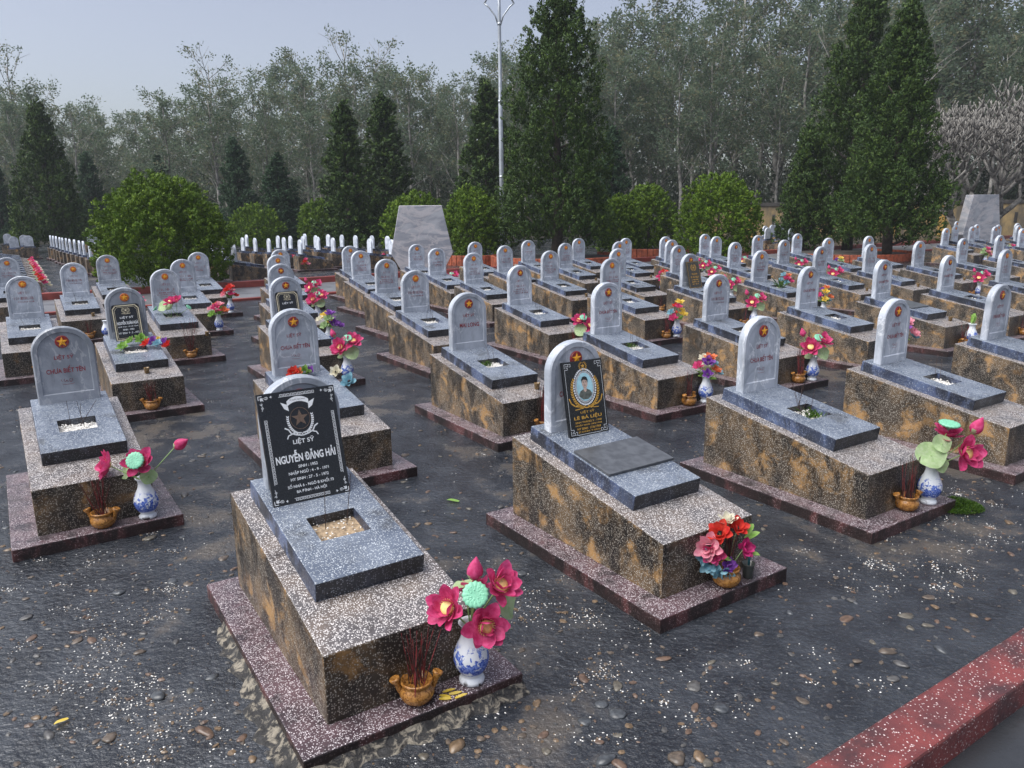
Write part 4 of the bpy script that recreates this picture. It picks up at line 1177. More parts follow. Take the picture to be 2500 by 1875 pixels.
p = vase('t35', 0.25); mixed_bouquet('t35', p, 'pastel silk bouquet, %s' % where['t35'], ['orange', 'purple', 'yellow', 'sky', 'pink'], 0.13, 0.27, 0.5, 0.07, 9, 4); cup('t35', 0.18, 1.1)
std_lotus('t49', 'two deep pink lotus flowers with bud, %s' % where['t49'], leafy=False, s=1.15); pot('t49', 0.02, 1.33, 8); cup('t49', 0.1, 1.12)
# fourth to sixth rows
for k, (x, y) in enumerate(((-0.02, 0.56), (0.06, 0.52))):
    b = empty('lotus_bouquet', on_grave('t6', x, y + 0.05))
    lotus(b, (0.0, 0, 0.17), (0, -.5, .8), 0.10, k); stem(b, (0, 0, -.03), (0, 0, .17))
    put(b, 'round_leaf', rleaf_me, (-0.09, -0.02, 0.13), (-.3, -.7, .6), 0.085); stem(b, (0, 0, -.03), (-0.09, -0.02, .13))
    put(b, 'seed_pod', pod_me, (0.17 if k else -0.2, -0.02, 0.09), (0.7 if k else -.7, -.1, .6), 0.04); stem(b, (0, 0, -.03), (0.15 if k else -.18, 0, .07))
    tag(b, ['lotus standing in the slab hole with a leaf and pod to the left', 'lotus standing in the slab hole with a pod to the right'][k], 'flowers', 'artificial lotus bouquets')
pot('t6', 0.05, 1.33, 20, 1.0, hgt=(.16, .5)); cup('t6', 0.26, 1.36)
p = vase('t6b'); mixed_bouquet('t6b', p, 'red and pink silk bouquet, %s' % where['t6b'], ['palepink', 'orange', 'pink', 'leaf'], 0.14, 0.27, 0.42, 0.075, 8, 5)
p = vase('t6c'); mixed_bouquet('t6c', p, 'round red silk bouquet, %s' % where['t6c'], ['red', 'pink', 'red', 'palepink'], 0.12, 0.30, 0.46, 0.08, 9, 6)
p = vase('t8'); mixed_bouquet('t8', p, 'purple and yellow-green silk bouquet, %s' % where['t8'], ['purple', 'yellow', 'leaf_pale', 'purple', 'cream'], 0.15, 0.26, 0.44, 0.08, 9, 7)
std_lotus('t9', 'pink lotus with mint pod and tall bud, %s' % where['t9'], s=1.2)
std_lotus('t10', 'pink lotus just behind the arched stones, %s' % where['t10'], s=1.1)
p = vase('t3'); pot('t3', 0.02, 1.33, 14)
for n, s in (('t31', 1.0), ('t41', 1.15), ('t33', 1.0), ('t38', 1.0), ('t42', 1.1), ('t16', 1.1), ('t32', 1.0)): std_lotus(n, 'small pink lotus bouquet, %s' % where[n], s=s)
for k, n in enumerate(('t36', 't43', 't15', 't4', 't28')):
    p = vase(n); mixed_bouquet(n, p, 'small mixed silk bouquet, %s' % where[n], [['orange', 'sky', 'pink'], ['yellow', 'purple', 'leaf_pale'], ['red', 'purple', 'cream'], ['pink', 'red', 'palepink'], ['red', 'pink', 'cream']][k], 0.13, 0.27, 0.45, 0.08, 8, 20 + k)
for n in ('t3', 't17', 't22', 't23', 't24', 't28', 't40', 't45', 't41', 't13'): cup(n, 0.12, 1.12)
for n in ('t1', 't14', 't17', 't27', 't30', 't40'): pot(n, 0.05, 1.33, 10, 1.0)
for i in range(11):
    n = 'foot%d' % i
    p = on_grave(n, 0.15, 1.33, PH)
    mixed_bouquet(n, p, 'silk bouquet of the grave %s' % where[n], ['pink', 'palepink', 'red', 'cream', 'leaf_pale'], 0.15, 0.14, 0.36, 0.075, 9, 40 + i, 6)
for n in ('right0', 'right1', 'right3'):
    p = vase(n); mixed_bouquet(n, p, 'tiny pink and green bouquet, %s' % where[n], ['pink', 'leaf_pale', 'palepink'], 0.12, 0.27, 0.5, 0.09, 6, 60)
for k in range(9):
    q = sorted([uv(*p_, 0.12) for p_ in [(3.9, 19.3), (5.2, 20.4), (8.3, 21.3), (7.4, 24.2), (8.9, 22.9), (9.8, 23.6), (5.6, 23.0), (3.75, 18.4), (7.2, 20.9)]], key=lambda w: w.x / w.y)[k]
    b = mixed_bouquet('z', q, '%s silk bouquet beyond the path, %s from the left' % (['pink', 'red'][k % 2], ORD[k]), ['pink', 'palepink', 'red', 'leaf_pale'], 0.12, 0.08, 0.28, 0.08, 7, 80 + k, 4)

# single joss sticks and weeds standing in slab holes
def hole_sticks(n, k, lens=(0.1, 0.24)):
    b = empty('incense_bundle', on_grave(n, 0.0, 0.60) + Vector((0, 0, -0.03)))
    for i in range(k):
        q = obj('stick', stick_me, b, None, (vrng.uniform(-.06, .06), vrng.uniform(-.06, .06), 0), (vrng.gauss(0, .2), vrng.gauss(0, .2), 0)); q.scale = (1, 1, vrng.uniform(*lens)); own_mat(q, M['incense_burnt'])
    tag(b, 'burnt joss sticks in the slab hole, %s' % where[n], 'incense', 'joss sticks in slab holes')
for n, k in (('A', 4), ('D', 7), ('F', 3), ('t21', 3), ('t14', 4), ('H', 4), ('t3', 4), ('t1', 2), ('t4', 3), ('B', 2), ('E', 2)): hole_sticks(n, k)

def weeds(n, label, k, x=0.0, y=0.62, s=0.1):
    rng = random.Random(hash(n) % 97 if False else len(n) + k); v = []
    for i in range(k):
        a = rng.uniform(0, 6.28); r = rng.uniform(0, .07)
        b0 = np.array([r * math.cos(a), r * math.sin(a), 0]); d = np.array([rng.gauss(0, .35), rng.gauss(0, .35), 1.0]); L = s * rng.uniform(.4, 1.1)
        sd_ = np.array([math.cos(a), -math.sin(a), 0]) * 0.0028
        v.append([b0 - sd_, b0 + sd_, b0 + d * L * .6 + sd_ * .7, b0 + d * L + np.array([d[0], d[1], -.25]) * L * .25])
    o = obj('weeds', quads_mesh('weeds', np.array(v), M['moss'], np.random.default_rng(k).random(k)), None, None, on_grave(n, x, y) + Vector((0, 0, -0.03)))
    tag(o, label, 'weeds', kind='stuff')
weeds('D', 'thin green weeds sprouting in the slab hole of the front grave', 90, 0.0, 0.66, 0.07)
weeds('F', 'green weeds in the slab hole of the short-name grave', 70, -0.06, 0.6, 0.05)
weeds('H', 'green weeds along the slab hole, %s' % where['H'], 60, 0.0, 0.58, 0.05)
weeds('t35', 'trailing grass over the slab hole, %s' % where['t35'], 40, 0.05, 0.62, 0.2)
# ------------------------------------------------------------------ pebbles, grit and litter on the ground
def pebble_mesh(i):
    rng = random.Random(500 + i); bm = bmesh.new()
    bmesh.ops.create_icosphere(bm, subdivisions=2, radius=1.0)
    ph1, ph2 = rng.uniform(0, 6), rng.uniform(0, 6)
    for v in bm.verts:
        k = 1 + 0.2 * math.sin(v.co.x * 2.3 + ph1) + 0.18 * math.sin(v.co.y * 3.1 + ph2) + rng.uniform(-.07, .07)
        v.co = Vector((v.co.x * k, v.co.y * k * rng.choice([.62, .66, .7]), v.co.z * 0.24 * k + rng.uniform(-.02, .02)))
    return bm_mesh(bm, 'pebble', M['pebble%d' % (i % 6)], True)
pebs = [pebble_mesh(i) for i in range(12)]
def grave_clear(x, y, margin=0.02):
    for n in ('A', 'B', 'C', 'D', 'E', 'F', 'G', 'H', 't34', 't2', 't7', 't14', 't21', 'P', 'K'):
        g = GR[n]; a = g.rotation_euler.z; dx, dy = x - g.location.x, y - g.location.y
        lx = dx * math.cos(a) + dy * math.sin(a); ly = dx * math.sin(a) - dy * math.cos(a)
        if abs(lx) < W_ / 2 + PM + margin and -PMB - margin < ly < L_ + PMF + margin: return False
    return True
prng = random.Random(99)
cnt = 0
while cnt < 300:
    d = prng.uniform(0, 1) ** 1.5
    yy = 2.05 + 5.2 * d
    xx = prng.uniform(-0.72, 0.74) * (yy + .4)
    v_ = (Vector((xx, yy, 0)) - ORG).dot(V)
    if v_ < -2.25 or not grave_clear(xx, yy, 0.01): continue
    s = prng.choice([.014, .018, .022, .024, .028, .036]) * prng.uniform(.8, 1.2)
    o = obj('pebble', prng.choice(pebs), ground, None, (xx, yy, s * 0.02), (prng.uniform(-.12, .12), prng.uniform(-.12, .12), prng.uniform(0, 6.28)), s)
    cnt += 1

def small_pebbles(rng, n, mat, name):
    bm = bmesh.new(); k = 0
    while k < n:
        yy = 2.0 + 7.5 * rng.random() ** 1.4; xx = rng.uniform(-.74, .75) * (yy + .4)
        if (Vector((xx, yy, 0)) - ORG).dot(V) < -2.25 or not grave_clear(xx, yy, 0.01): continue
        s = rng.uniform(.007, .020)
        bmesh.ops.create_icosphere(bm, subdivisions=1, radius=1.0, matrix=Matrix.Translation((xx, yy, s * .03)) @ Matrix.Rotation(rng.uniform(0, 6.28), 4, 'Z') @ Matrix.Rotation(rng.uniform(-.2, .2), 4, 'X') @ Matrix.Diagonal((s, s * rng.uniform(.5, .85), s * .34, 1)))
        k += 1
    return bm_mesh(bm, name, mat, False)
for k in range(4):
    tag(obj('pebbles', small_pebbles(random.Random(70 + k), 330, M['pebble%d' % k], 'pebbles')), 'scattered small %s stones set in the wet ground' % ['reddish', 'brown', 'grey', 'ochre'][k], 'gravel', kind='stuff')

def grit(rng, n, clusters, mat, smin, smax, name):
    oct_v = np.array([(1, 0, 0), (-1, 0, 0), (0, 1, 0), (0, -1, 0), (0, 0, .7), (0, 0, -.7)], float)
    oct_f = [(0, 2, 4), (2, 1, 4), (1, 3, 4), (3, 0, 4)]
    v, f = [], []
    k = 0
    while k < n:
        c = clusters[rng.integers(len(clusters))]
        x, y = c[0] + rng.normal() * c[2], c[1] + rng.normal() * c[3]
        if y < 1.9 or (Vector((x, y, 0)) - ORG).dot(V) < -2.28 or not grave_clear(x, y, 0.0): k += 1; continue
        s = rng.uniform(smin, smax); a = rng.uniform(0, 6.28)
        rot = np.array([[math.cos(a), -math.sin(a), 0], [math.sin(a), math.cos(a), 0], [0, 0, 1]])
        p = (oct_v * np.array([1, .75, .8]) * s * rng.uniform(.7, 1.2, (6, 3))) @ rot.T + np.array([x, y, s * .25])
        b = len(v); v += [tuple(q) for q in p]; f += [tuple(b + i for i in q) for q in oct_f]
        k += 1
    return pyd(name, v, f, mat)
grn = np.random.default_rng(5)
B0 = GR['B'].location
BAND = [(-2.35, 4.0, .35, .3), (-2.0, 3.4, .2, .25), (-1.75, 3.0, .15, .2), (-1.55, 2.65, .12, .16), (-1.3, 2.4, .12, .12), (-2.9, 4.6, .4, .3), (0.35, 3.0, .35, .22), (0.15, 3.35, .3, .3), (0.85, 2.75, .3, .15), (2.3, 3.9, .4, .25), (2.7, 4.4, .5, .25), (3.2, 4.9, .6, .25), (2.0, 3.6, .3, .15), (-0.6, 6.0, .8, .8), (-3.3, 7.2, .8, .8), (0.2, 2.5, .5, .3)]
CL = []
for bx_, by_, sx_, sy_ in BAND:
    for _ in range(9): CL.append((bx_ + grn.normal() * sx_, by_ + grn.normal() * sy_, grn.uniform(.015, .07), grn.uniform(.015, .06)))
    CL.append((bx_, by_, sx_, sy_)); CL.append((bx_, by_, sx_, sy_)); CL.append((bx_, by_, sx_ * 1.5, sy_ * 1.5))
CL += [(0.0, 4.0, 2.5, 1.6)] * 6
tag(obj('gravel', grit(grn, 2600, CL, M['white_stone'], 0.0025, 0.0056, 'gravel')), 'scattered white marble grit on the wet ground', 'gravel', kind='stuff')
tag(obj('gravel', grit(grn, 1800, CL, M['pebble3'], 0.003, 0.007, 'gravel_brown')), 'scattered small brown gravel on the wet ground', 'gravel', kind='stuff')

# crumbling pale mortar round the foot of the front grave
def skirt():
    rng = random.Random(8); v, f = [], []
    xl, yf = -W_ / 2 - PM, L_ + PMF
    path_ = [(xl, 0.25 + (yf - 0.25) * i / 26) for i in range(27)] + [(xl + (W_ + 2 * PM) * i / 22, yf) for i in range(1, 23)]
    for i, (x, y) in enumerate(path_):
        nx, ny = (-1, 0) if i < 27 else (0, 1)
        if i == 26: nx, ny = -.7, .7
        wv = 0.03 + 0.045 * abs(math.sin(i * 0.9)) * rng.uniform(.3, 1.2) + (0.025 if 14 < i < 28 else 0)
        for k, (t, z) in enumerate(((-0.03, 0.040), (0.10, 0.032 + rng.uniform(-.008, .008)), (0.45, 0.016 + rng.uniform(-.006, .007)), (0.75, 0.009 + rng.uniform(-.004, .005)), (1.0, -0.004))):
            v.append((x + nx * wv * t + rng.uniform(-.004, .004), -(y + ny * wv * t) + rng.uniform(-.004, .004), z))
    for i in range(len(path_) - 1):
        for k in range(4):
            a = i * 5 + k; f.append((a, a + 1, a + 6, a + 5))
    m, nt, out = new_mat('crumbling_mortar')
    pos = wpos(nt); n1 = noise(nt, pos, 22, 7, 0.7, 0.6)
    col = mixc(nt, sstep(nt, n1, 0.47, 0.60), (0.022, 0.021, 0.021), (0.26, 0.23, 0.18))
    finish(nt, out, col, 0.6, n1, 1.0, 0.02)
    return pyd('mortar_skirt', v, f, m, False)
obj('mortar_skirt', skirt(), GR['B'])

def tuft(name, c, n, r, h, mat, seed):
    rng = np.random.default_rng(seed)
    a = rng.uniform(0, 6.28, n); rr = r * np.sqrt(rng.random(n))
    hh = h * np.sqrt(np.maximum(0.02, 1 - (rr / r) ** 2)) * (0.75 + 0.35 * np.sin(a * 3 + rr * 40))
    p = np.stack([rr * np.cos(a), rr * np.sin(a) * 0.75, hh * rng.uniform(.2, 1, n)], 1)
    d = rng.normal(size=(n, 3)); d[:, 2] = np.abs(d[:, 2]) + .5; d /= np.linalg.norm(d, axis=1)[:, None]
    s = np.cross(d, rng.normal(size=(n, 3))); s /= np.linalg.norm(s, axis=1)[:, None]
    ll = 0.016
    q = np.stack([p, p + d * ll * .5 + s * .0025, p + d * ll, p + d * ll * .5 - s * .0025], 1)
    return obj(name, quads_mesh(name, q, mat, rng.random(n)), None, None, c)
tag(tuft('moss', on_grave('D', 0.50, 1.40, 0.0), 6000, 0.16, 0.05, M['moss'], 3), 'bright green moss tuft by the corner of a front grave', 'moss', kind='stuff')

lrng = random.Random(12)
for k, (x, y, m_, s, lab) in enumerate(((-0.36, 4.72, 'leaf', .09, 'green leaf lying on the ground between two front graves'), (-1.72, 2.55, 'yellow', .05, 'small yellow leaf lying on dark ground near the big plaque grave'), (-0.95, 2.25, 'yellow', .03, 'yellow petal fallen before the amber pot'))):
    o = obj('fallen_leaf', leaf_me, None, None, (x, y, 0.012), (0.1, 0.05, lrng.uniform(0, 6)), s); own_mat(o, M[m_]); tag(o, lab, 'leaf')
pp = on_grave('B', 0.13, 1.37, PH)
for k in range(5):
    o = obj('fallen_petal', petal_me[k % 3], None, None, pp + Vector((lrng.uniform(-.04, .04), lrng.uniform(-.03, .02), 0.004)), (0.1, 0, lrng.uniform(-.6, .6)), (0.05, .02, .02)); own_mat(o, M['yellow'])
    tag(o, 'narrow yellow petal lying between the amber pot and the lotus vase', 'petal', 'yellow petals by the lotus vase')

# ------------------------------------------------------------------ tall slabs, lamp post, planters, boundary wall
def monument(loc, rz, s, label):
    pts = [(-0.52, -0.1), (0.52, -0.1), (0.93, 0.62), (0.63, 2.02), (-0.63, 2.02), (-0.93, 0.62)]
    th = 0.34; bm = bmesh.new()
    a = [bm.verts.new((x, -th / 2, z)) for x, z in pts]; b = [bm.verts.new((x * .97, th / 2, z)) for x, z in pts]
    bm.faces.new(a); bm.faces.new(b[::-1])
    for i in range(6): bm.faces.new((a[i], b[i], b[(i + 1) % 6], a[(i + 1) % 6]))
    bmesh.ops.bevel(bm, geom=list(bm.edges), offset=0.012, segments=1, affect='EDGES')
    e = empty('stone_monument', loc, rz, s)
    me = bm_mesh(bm, 'slab_stone', M['marble_veined']); obj('slab_stone', me, e)
    obj('step', box('step', -0.95, 0.95, -0.5, 0.5, -0.05, 0.07, 0.01, M['plinth_side']), e)
    obj('step', box('step', -0.75, 0.75, -0.36, 0.36, 0.06, 0.13, 0.01, M['plinth_side']), e)
    tag(e, label, 'monument', 'six-sided stone monuments')
def veined():
    m, nt, out = new_mat('veined_marble')
    pos = wpos(nt)
    n1 = noise(nt, mapping(nt, pos, (0.7, 0.7, 1.6)), 1.3, 8, 0.62, 1.4)
    col = mixc(nt, sstep(nt, n1, 0.35, 0.62), (0.24, 0.255, 0.29), (0.40, 0.41, 0.44))
    n2 = noise(nt, mapping(nt, pos, (0.6, 0.6, 1.5), (2, 5, 1)), 1.6, 9, 0.65, 1.0)
    v_ = sstep(nt, mth(nt, 'ABSOLUTE', mth(nt, 'SUBTRACT', n2, 0.5)), 0.06, 0.0)
    col = mixc(nt, mth(nt, 'MULTIPLY', v_, 0.6), col, (0.56, 0.52, 0.52))
    finish(nt, out, col, 0.4)
    return m
M['marble_veined'] = veined()
monument((-2.68, 23.2, 0), R(12), 1.0, 'six-sided grey marble slab standing behind the middle graves')
monument((18.8, 31.0, 0), R(20), 1.1, 'six-sided grey slab beside the bare frangipani tree')

lp = empty('lamp_post', (-0.34, 33.0, 0))
obj('pole', tube('pole', [(0, 0, -0.1), (0, 0, 3.2), (0, 0, 6.2), (0, 0, 6.25), (0, 0, 9.3), (0, 0, 12.6)], [0.115, 0.10, 0.088, 0.075, 0.065, 0.055], 14, M['galv']), lp)
for zc in (3.2, 6.2, 9.15): obj('collar', tube('collar', [(0, 0, zc - .05), (0, 0, zc + .05)], 0.105 if zc < 7 else 0.085, 14, M['galv']), lp)
for sx in (-1, 1):
    obj('arm', tube('arm', [(sx * 0.06, 0, 9.15), (sx * 0.16, 0, 9.45), (sx * 0.42, 0, 9.78), (sx * 0.60, 0, 9.92)], 0.03, 8, M['galv']), lp)
    obj('brace', tube('brace', [(sx * 0.60, 0, 9.90), (sx * 0.05, 0, 10.75)], 0.03, 8, M['galv']), lp)
tag(lp, 'tall galvanised lamp post rising behind the round bushes', 'lamp post')

def planter(cx, cy, r, label, n, z=0.34):
    e = empty('brick_planter', (cx, cy, 0))
    bk = box('brick', -math.pi * r / n * 0.94, math.pi * r / n * 0.94, -0.05, 0.05, 0.0, z, 0.008, M['brick'])
    for i in range(n):
        a = 2 * math.pi * i / n
        if math.sin(a) > 0.75: continue
        obj('brick', bk, e, None, (r * math.cos(a), r * math.sin(a), 0), (0, 0, a + math.pi / 2))
    obj('soil', lathe('soil', [(r * 0.97, 0.0), (r * 0.97, z * .7), (0.01, z * .8)], 24, M['soil']), e)
    tag(e, label, 'planter', 'round brick planters')
planter(1.62, 26.3, 2.25, 'ring of upright red bricks round the tallest cypress', 74)
planter(5.6, 30.5, 1.5, 'ring of red bricks under the bush right of the tallest cypress', 46)
planter(-1.35, 27.4, 1.15, 'ring of red bricks under the bush before the lamp post', 36)
planter(12.2, 27.8, 2.2, 'low red brick ring under the paired cypresses', 60, 0.25)

def wall(p0, p1, label, h=1.85):
    p0, p1 = Vector(p0), Vector(p1); d = p1 - p0; L = d.length; a = math.atan2(d.y, d.x)
    e = empty('boundary_wall', p0, a)
    obj('panel', box('panel', 0, L, -0.1, 0.1, -0.1, h, 0.01, M['wall']), e)
    obj('coping', box('coping', -0.05, L + 0.05, -0.17, 0.17, h + 0.002, h + 0.22, 0.02, M['coping']), e)
    k = 0.0
    while k < L:
        obj('pillar', box('pillar', k, k + 0.32, -0.2, 0.2, -0.1, h + 0.0, 0.015, plain('pillar_paint', (0.46, 0.28, 0.07), 0.7, var=0.3, vscale=3) if 'pp' not in M else M['pp']), e)
        if k + 1.9 < L: obj('vent', box('vent', k + 1.45, k + 1.62, -0.13, 0.13, 0.75, 1.35, 0.0, M['coping']), e)
        k += 2.8
    tag(e, label, 'wall')
M['pp'] = plain('pillar_paint', (0.46, 0.28, 0.07), 0.7, var=0.3, vscale=3)
wall((12.0, 48.5, 0), (58.0, 43.0, 0), 'weathered ochre boundary wall with pillars below the trees at right')

# ------------------------------------------------------------------ foliage
def leaves_from_plumes(rng, P, D, plen, pw, nl, ll, lw, taper=0.75):
    n = len(P)
    t = rng.random((n, nl)) ** 0.8
    al = t * plen[:, None]
    sp = pw[:, None] * (1 - taper * t) + 0.01
    jit = rng.normal(size=(n, nl, 3)) * sp[..., None] * 0.5
    c = P[:, None, :] + D[:, None, :] * al[..., None] + jit
    ld = D[:, None, :] * 0.8 + rng.normal(size=(n, nl, 3)) * 0.45 + jit / (sp[..., None] + 1e-6) * 0.35
    ld /= np.linalg.norm(ld, axis=2)[..., None]
    nv = jit / (sp[..., None] + 1e-6) * 1.1 + D[:, None, :] * 0.5 + rng.normal(size=(n, nl, 3)) * 0.4
    s = np.cross(ld, nv); s /= np.linalg.norm(s, axis=2)[..., None] + 1e-9
    L = (ll * rng.uniform(.7, 1.3, (n, nl)))[..., None]; Wd = lw * rng.uniform(.7, 1.3, (n, nl))[..., None]
    q = np.stack([c, c + ld * L * .45 + s * Wd, c + ld * L, c + ld * L * .45 - s * Wd], 2).reshape(-1, 4, 3)
    tint = np.clip(rng.random(n)[:, None] * 0.6 + rng.random((n, nl)) * 0.4, 0, 1).ravel()
    return q, tint

def tufts(rng, C_, D, rad, nq, ll, lw, elong=1.5):
    """rounded sprays: scale-like leaves facing outwards over small ellipsoids"""
    n = len(C_)
    k = rng.normal(size=(n, nq, 3)) + D[:, None, :] * 0.9
    k /= np.linalg.norm(k, axis=2)[..., None]
    al = np.sum(k * D[:, None, :], 2)[..., None]
    off = (k + D[:, None, :] * al * (elong - 1)) * rad[:, None, None] * rng.uniform(.75, 1.05, (n, nq, 1))
    c = C_[:, None, :] + off
    nv = k + rng.normal(size=(n, nq, 3)) * 0.28
    ld = D[:, None, :] + rng.normal(size=(n, nq, 3)) * 0.35 + k * 0.25
    ld = ld - nv * (np.sum(ld * nv, 2) / np.sum(nv * nv, 2))[..., None] * 0.8
    ld /= np.linalg.norm(ld, axis=2)[..., None] + 1e-9
    s = np.cross(ld, nv); s /= np.linalg.norm(s, axis=2)[..., None] + 1e-9
    L = (ll * rng.uniform(.7, 1.35, (n, nq)))[..., None]; Wd = (lw * rng.uniform(.7, 1.3, (n, nq)))[..., None]
    q = np.stack([c - ld * L * .35, c + s * Wd, c + ld * L * .75, c - s * Wd], 2).reshape(-1, 4, 3)
    tint = np.clip(rng.random(n)[:, None] * 0.55 + rng.random((n, nq)) * 0.45, 0, 1).ravel()
    return q, tint

def lobe_tufts(rng, cc, axis, w, l, m_, trad, P, D, RAD):
    """tufts over the outside of one upright lobe of foliage"""
    d = rng.normal(size=(m_, 3)); d /= np.linalg.norm(d, axis=1)[:, None]
    d = d[(d @ axis) > -0.55]
    al = (d @ axis)[:, None]
    perp = d - al * axis
    wid = w * (1 - 0.35 * np.clip(al, 0, 1))
    P.append(cc + perp * wid * rng.uniform(.8, 1.03, (len(d), 1)) + axis * al * l)
    dv = perp * 0.75 + axis * 0.9 + np.array([0, 0, .25]) + rng.normal(size=d.shape) * .14
    D.append(dv / np.linalg.norm(dv, axis=1)[:, None])
    RAD.append(np.full(len(d), trad) * rng.uniform(.7, 1.25, len(d)))

def conifer_crown(seed, h, r, prof_t, prof_r, nblob, npl, nl, ll, lw, base=0.05, leader=True, plen=0.42, droop=0.0):
    rng = np.random.default_rng(seed)
    P, D, RAD = [], [], []
    for i in range(nblob):
        t = base + (0.96 - base) * (i + rng.random()) / nblob
        t = base + (0.96 - base) * ((t - base) / (0.96 - base)) ** 1.25
        rad = r * np.interp(t, prof_t, prof_r)
        a = i * 2.39996 + rng.uniform(-.5, .5)
        rc = rad * (rng.uniform(0.68, 0.90) if rng.random() < 0.8 else rng.uniform(.2, .6))
        out = np.array([np.cos(a), np.sin(a), 0.0])
        axis = out * rng.uniform(.25, .6) + np.array([0, 0, 1.0]); axis /= np.linalg.norm(axis)
        w = max(0.10, (0.12 + rad * 0.15) * rng.uniform(.75, 1.3)); l = w * rng.uniform(1.5, 2.3)
        lobe_tufts(rng, out * rc + np.array([0, 0, t * h]), axis, w, l, int(npl * (0.45 + 1.5 * w)), plen * (0.13 + 0.16 * w), P, D, RAD)
    if leader:
        for k in range(9):
            t = 0.80 + 0.2 * k / 9
            rad = r * np.interp(t, prof_t, prof_r) * .5; a = k * 2.4
            lobe_tufts(rng, np.array([rad * np.cos(a), rad * np.sin(a), t * h]), np.array([0.1 * np.cos(a), 0.1 * np.sin(a), 1.0]), 0.11, 0.30, int(npl * .55), plen * .15, P, D, RAD)
    # loose inner sprays round the limbs
    n = nblob * 4
    t = base + (0.9 - base) * rng.random(n) ** 1.2; rad = r * np.interp(t, prof_t, prof_r) * rng.uniform(.1, .62, n); a = rng.uniform(0, 6.28, n)
    P.append(np.stack([rad * np.cos(a), rad * np.sin(a), t * h], 1)); dv = np.stack([np.cos(a) * .6, np.sin(a) * .6, np.full(n, .8)], 1); D.append(dv / np.linalg.norm(dv, axis=1)[:, None]); RAD.append(np.full(n, plen * .22))
    return tufts(rng, np.concatenate(P), np.concatenate(D), np.concatenate(RAD), nl, ll, lw, 1.9)

CONE_T, CONE_R = [0, .08, .2, .45, .7, .88, 1.0], [.78, .98, 1.0, .76, .47, .22, .03]
TALL_T, TALL_R = [0, .05, .15, .35, .6, .8, .93, 1.0], [.70, .95, 1.0, .86, .74, .52, .27, .05]
def trunk_mesh(h, r, seed, mat, branches=14, crown_r=1.0):
    rng = random.Random(seed); v, f = [], []
    pts = [(rng.uniform(-.03, .03) * h * .3, rng.uniform(-.03, .03) * h * .3, h * i / 7 - (0.1 if i == 0 else 0)) for i in range(8)]
    tube_data(pts, [r * (1.15 - i / 7) + .01 for i in range(8)], 8, v, f)
    for i in range(branches):
        t = 0.06 + 0.8 * i / branches; a = i * 2.4; z = h * t
        L = crown_r * (1 - t * .75) * .85
        tube_data([(0, 0, z), (L * .5 * math.cos(a), L * .5 * math.sin(a), z + L * .18), (L * math.cos(a), L * math.sin(a), z + L * .55)], [r * .35 * (1 - t * .6), r * .22, r * .07], 5, v, f)
    return pyd('trunk', v, f, mat, True)

def conifer(loc, h, r, seed, label, nblob, npl, nl, ll, lw, prof=(CONE_T, CONE_R), mat='conifer', base=0.05, group=None, plen=0.42, rz=0.0):
    e = empty('cypress_tree', loc, rz)
    obj('trunk', trunk_mesh(h * 0.95, 0.03 * r + 0.012 * h, seed, M['bark'], 16, r), e)
    q, t = conifer_crown(seed, h, r, prof[0], prof[1], nblob, npl, nl, ll, lw, base, True, plen)
    obj('crown', quads_mesh('crown', q, M[mat], t), e)
    return tag(e, label, 'tree', group or 'dark cypresses among the graves')

conifer((1.60, 26.5, 0), 8.75, 1.95, 1, 'tallest dark cypress standing in the brick ring at the middle', 135, 40, 20, 0.075, 0.021, (TALL_T, TALL_R), base=0.10, plen=0.46)
conifer((13.05, 26.6, 0), 8.35, 1.8, 2, 'right-hand pointed cypress of the big pair with forked trunk foot', 140, 40, 20, 0.075, 0.021, base=0.12, plen=0.48)
conifer((13.9, 31.6, 0), 10.3, 2.45, 3, 'left-hand taller cypress of the big pair, partly behind the other', 150, 40, 20, 0.085, 0.024, base=0.07, plen=0.52)
conifer((11.9, 31.4, 0), 4.9, 1.0, 4, 'short pointed cypress at the left foot of the big pair', 62, 34, 20, 0.08, 0.022, base=0.07, plen=0.44)
conifer((-23.5, 39.8, 0), 7.25, 1.75, 5, 'dark solitary cypress over the far left graves', 90, 30, 18, 0.11, 0.03, base=0.08, plen=0.5)
far_me = []
for k in range(3):
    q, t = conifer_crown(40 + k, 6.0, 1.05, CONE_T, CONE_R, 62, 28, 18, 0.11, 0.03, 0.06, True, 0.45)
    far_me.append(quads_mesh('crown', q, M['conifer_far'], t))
far_tr = trunk_mesh(5.6, 0.09, 9, M['bark'], 12, 1.0)
for k, (x, y, h, lab) in enumerate([(-30.1, 46, 4.7, 'hazy cypress at the far left edge'), (-26.8, 50, 5.5, 'slim hazy cypress right of the dark solitary one'), (-22.3, 50, 5.3, 'hazy cypress tip showing above the big round bush'), (-15.3, 44, 5.7, 'hazy cypress right of the big round bush'), (-12.4, 42, 4.75, 'broad low hazy cypress behind the small round bushes'), (-7.45, 36, 6.5, 'left of the two dark cypresses behind the marble slab'), (-6.15, 39, 7.2, 'right of the two dark cypresses behind the marble slab'), (-1.05, 38, 7.55, 'cypress right behind the lamp post'), (5.5, 42, 5.9, 'dim cypress behind the right side of the tallest one'), (-13.9, 47, 4.6, 'small hazy cypress behind its broader neighbour')]):
    e = empty('cypress_tree', (x, y, 0), k * 1.3, h / 6.0)
    rad = {4: 1.5, 5: 1.25, 6: 1.25, 7: 1.3}.get(k, 1.25)
    e.scale = (h / 6.0 * rad, h / 6.0 * rad, h / 6.0)
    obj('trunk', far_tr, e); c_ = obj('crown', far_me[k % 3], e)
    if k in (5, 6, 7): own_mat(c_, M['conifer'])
    tag(e, lab, 'tree', 'cypresses in the middle distance')

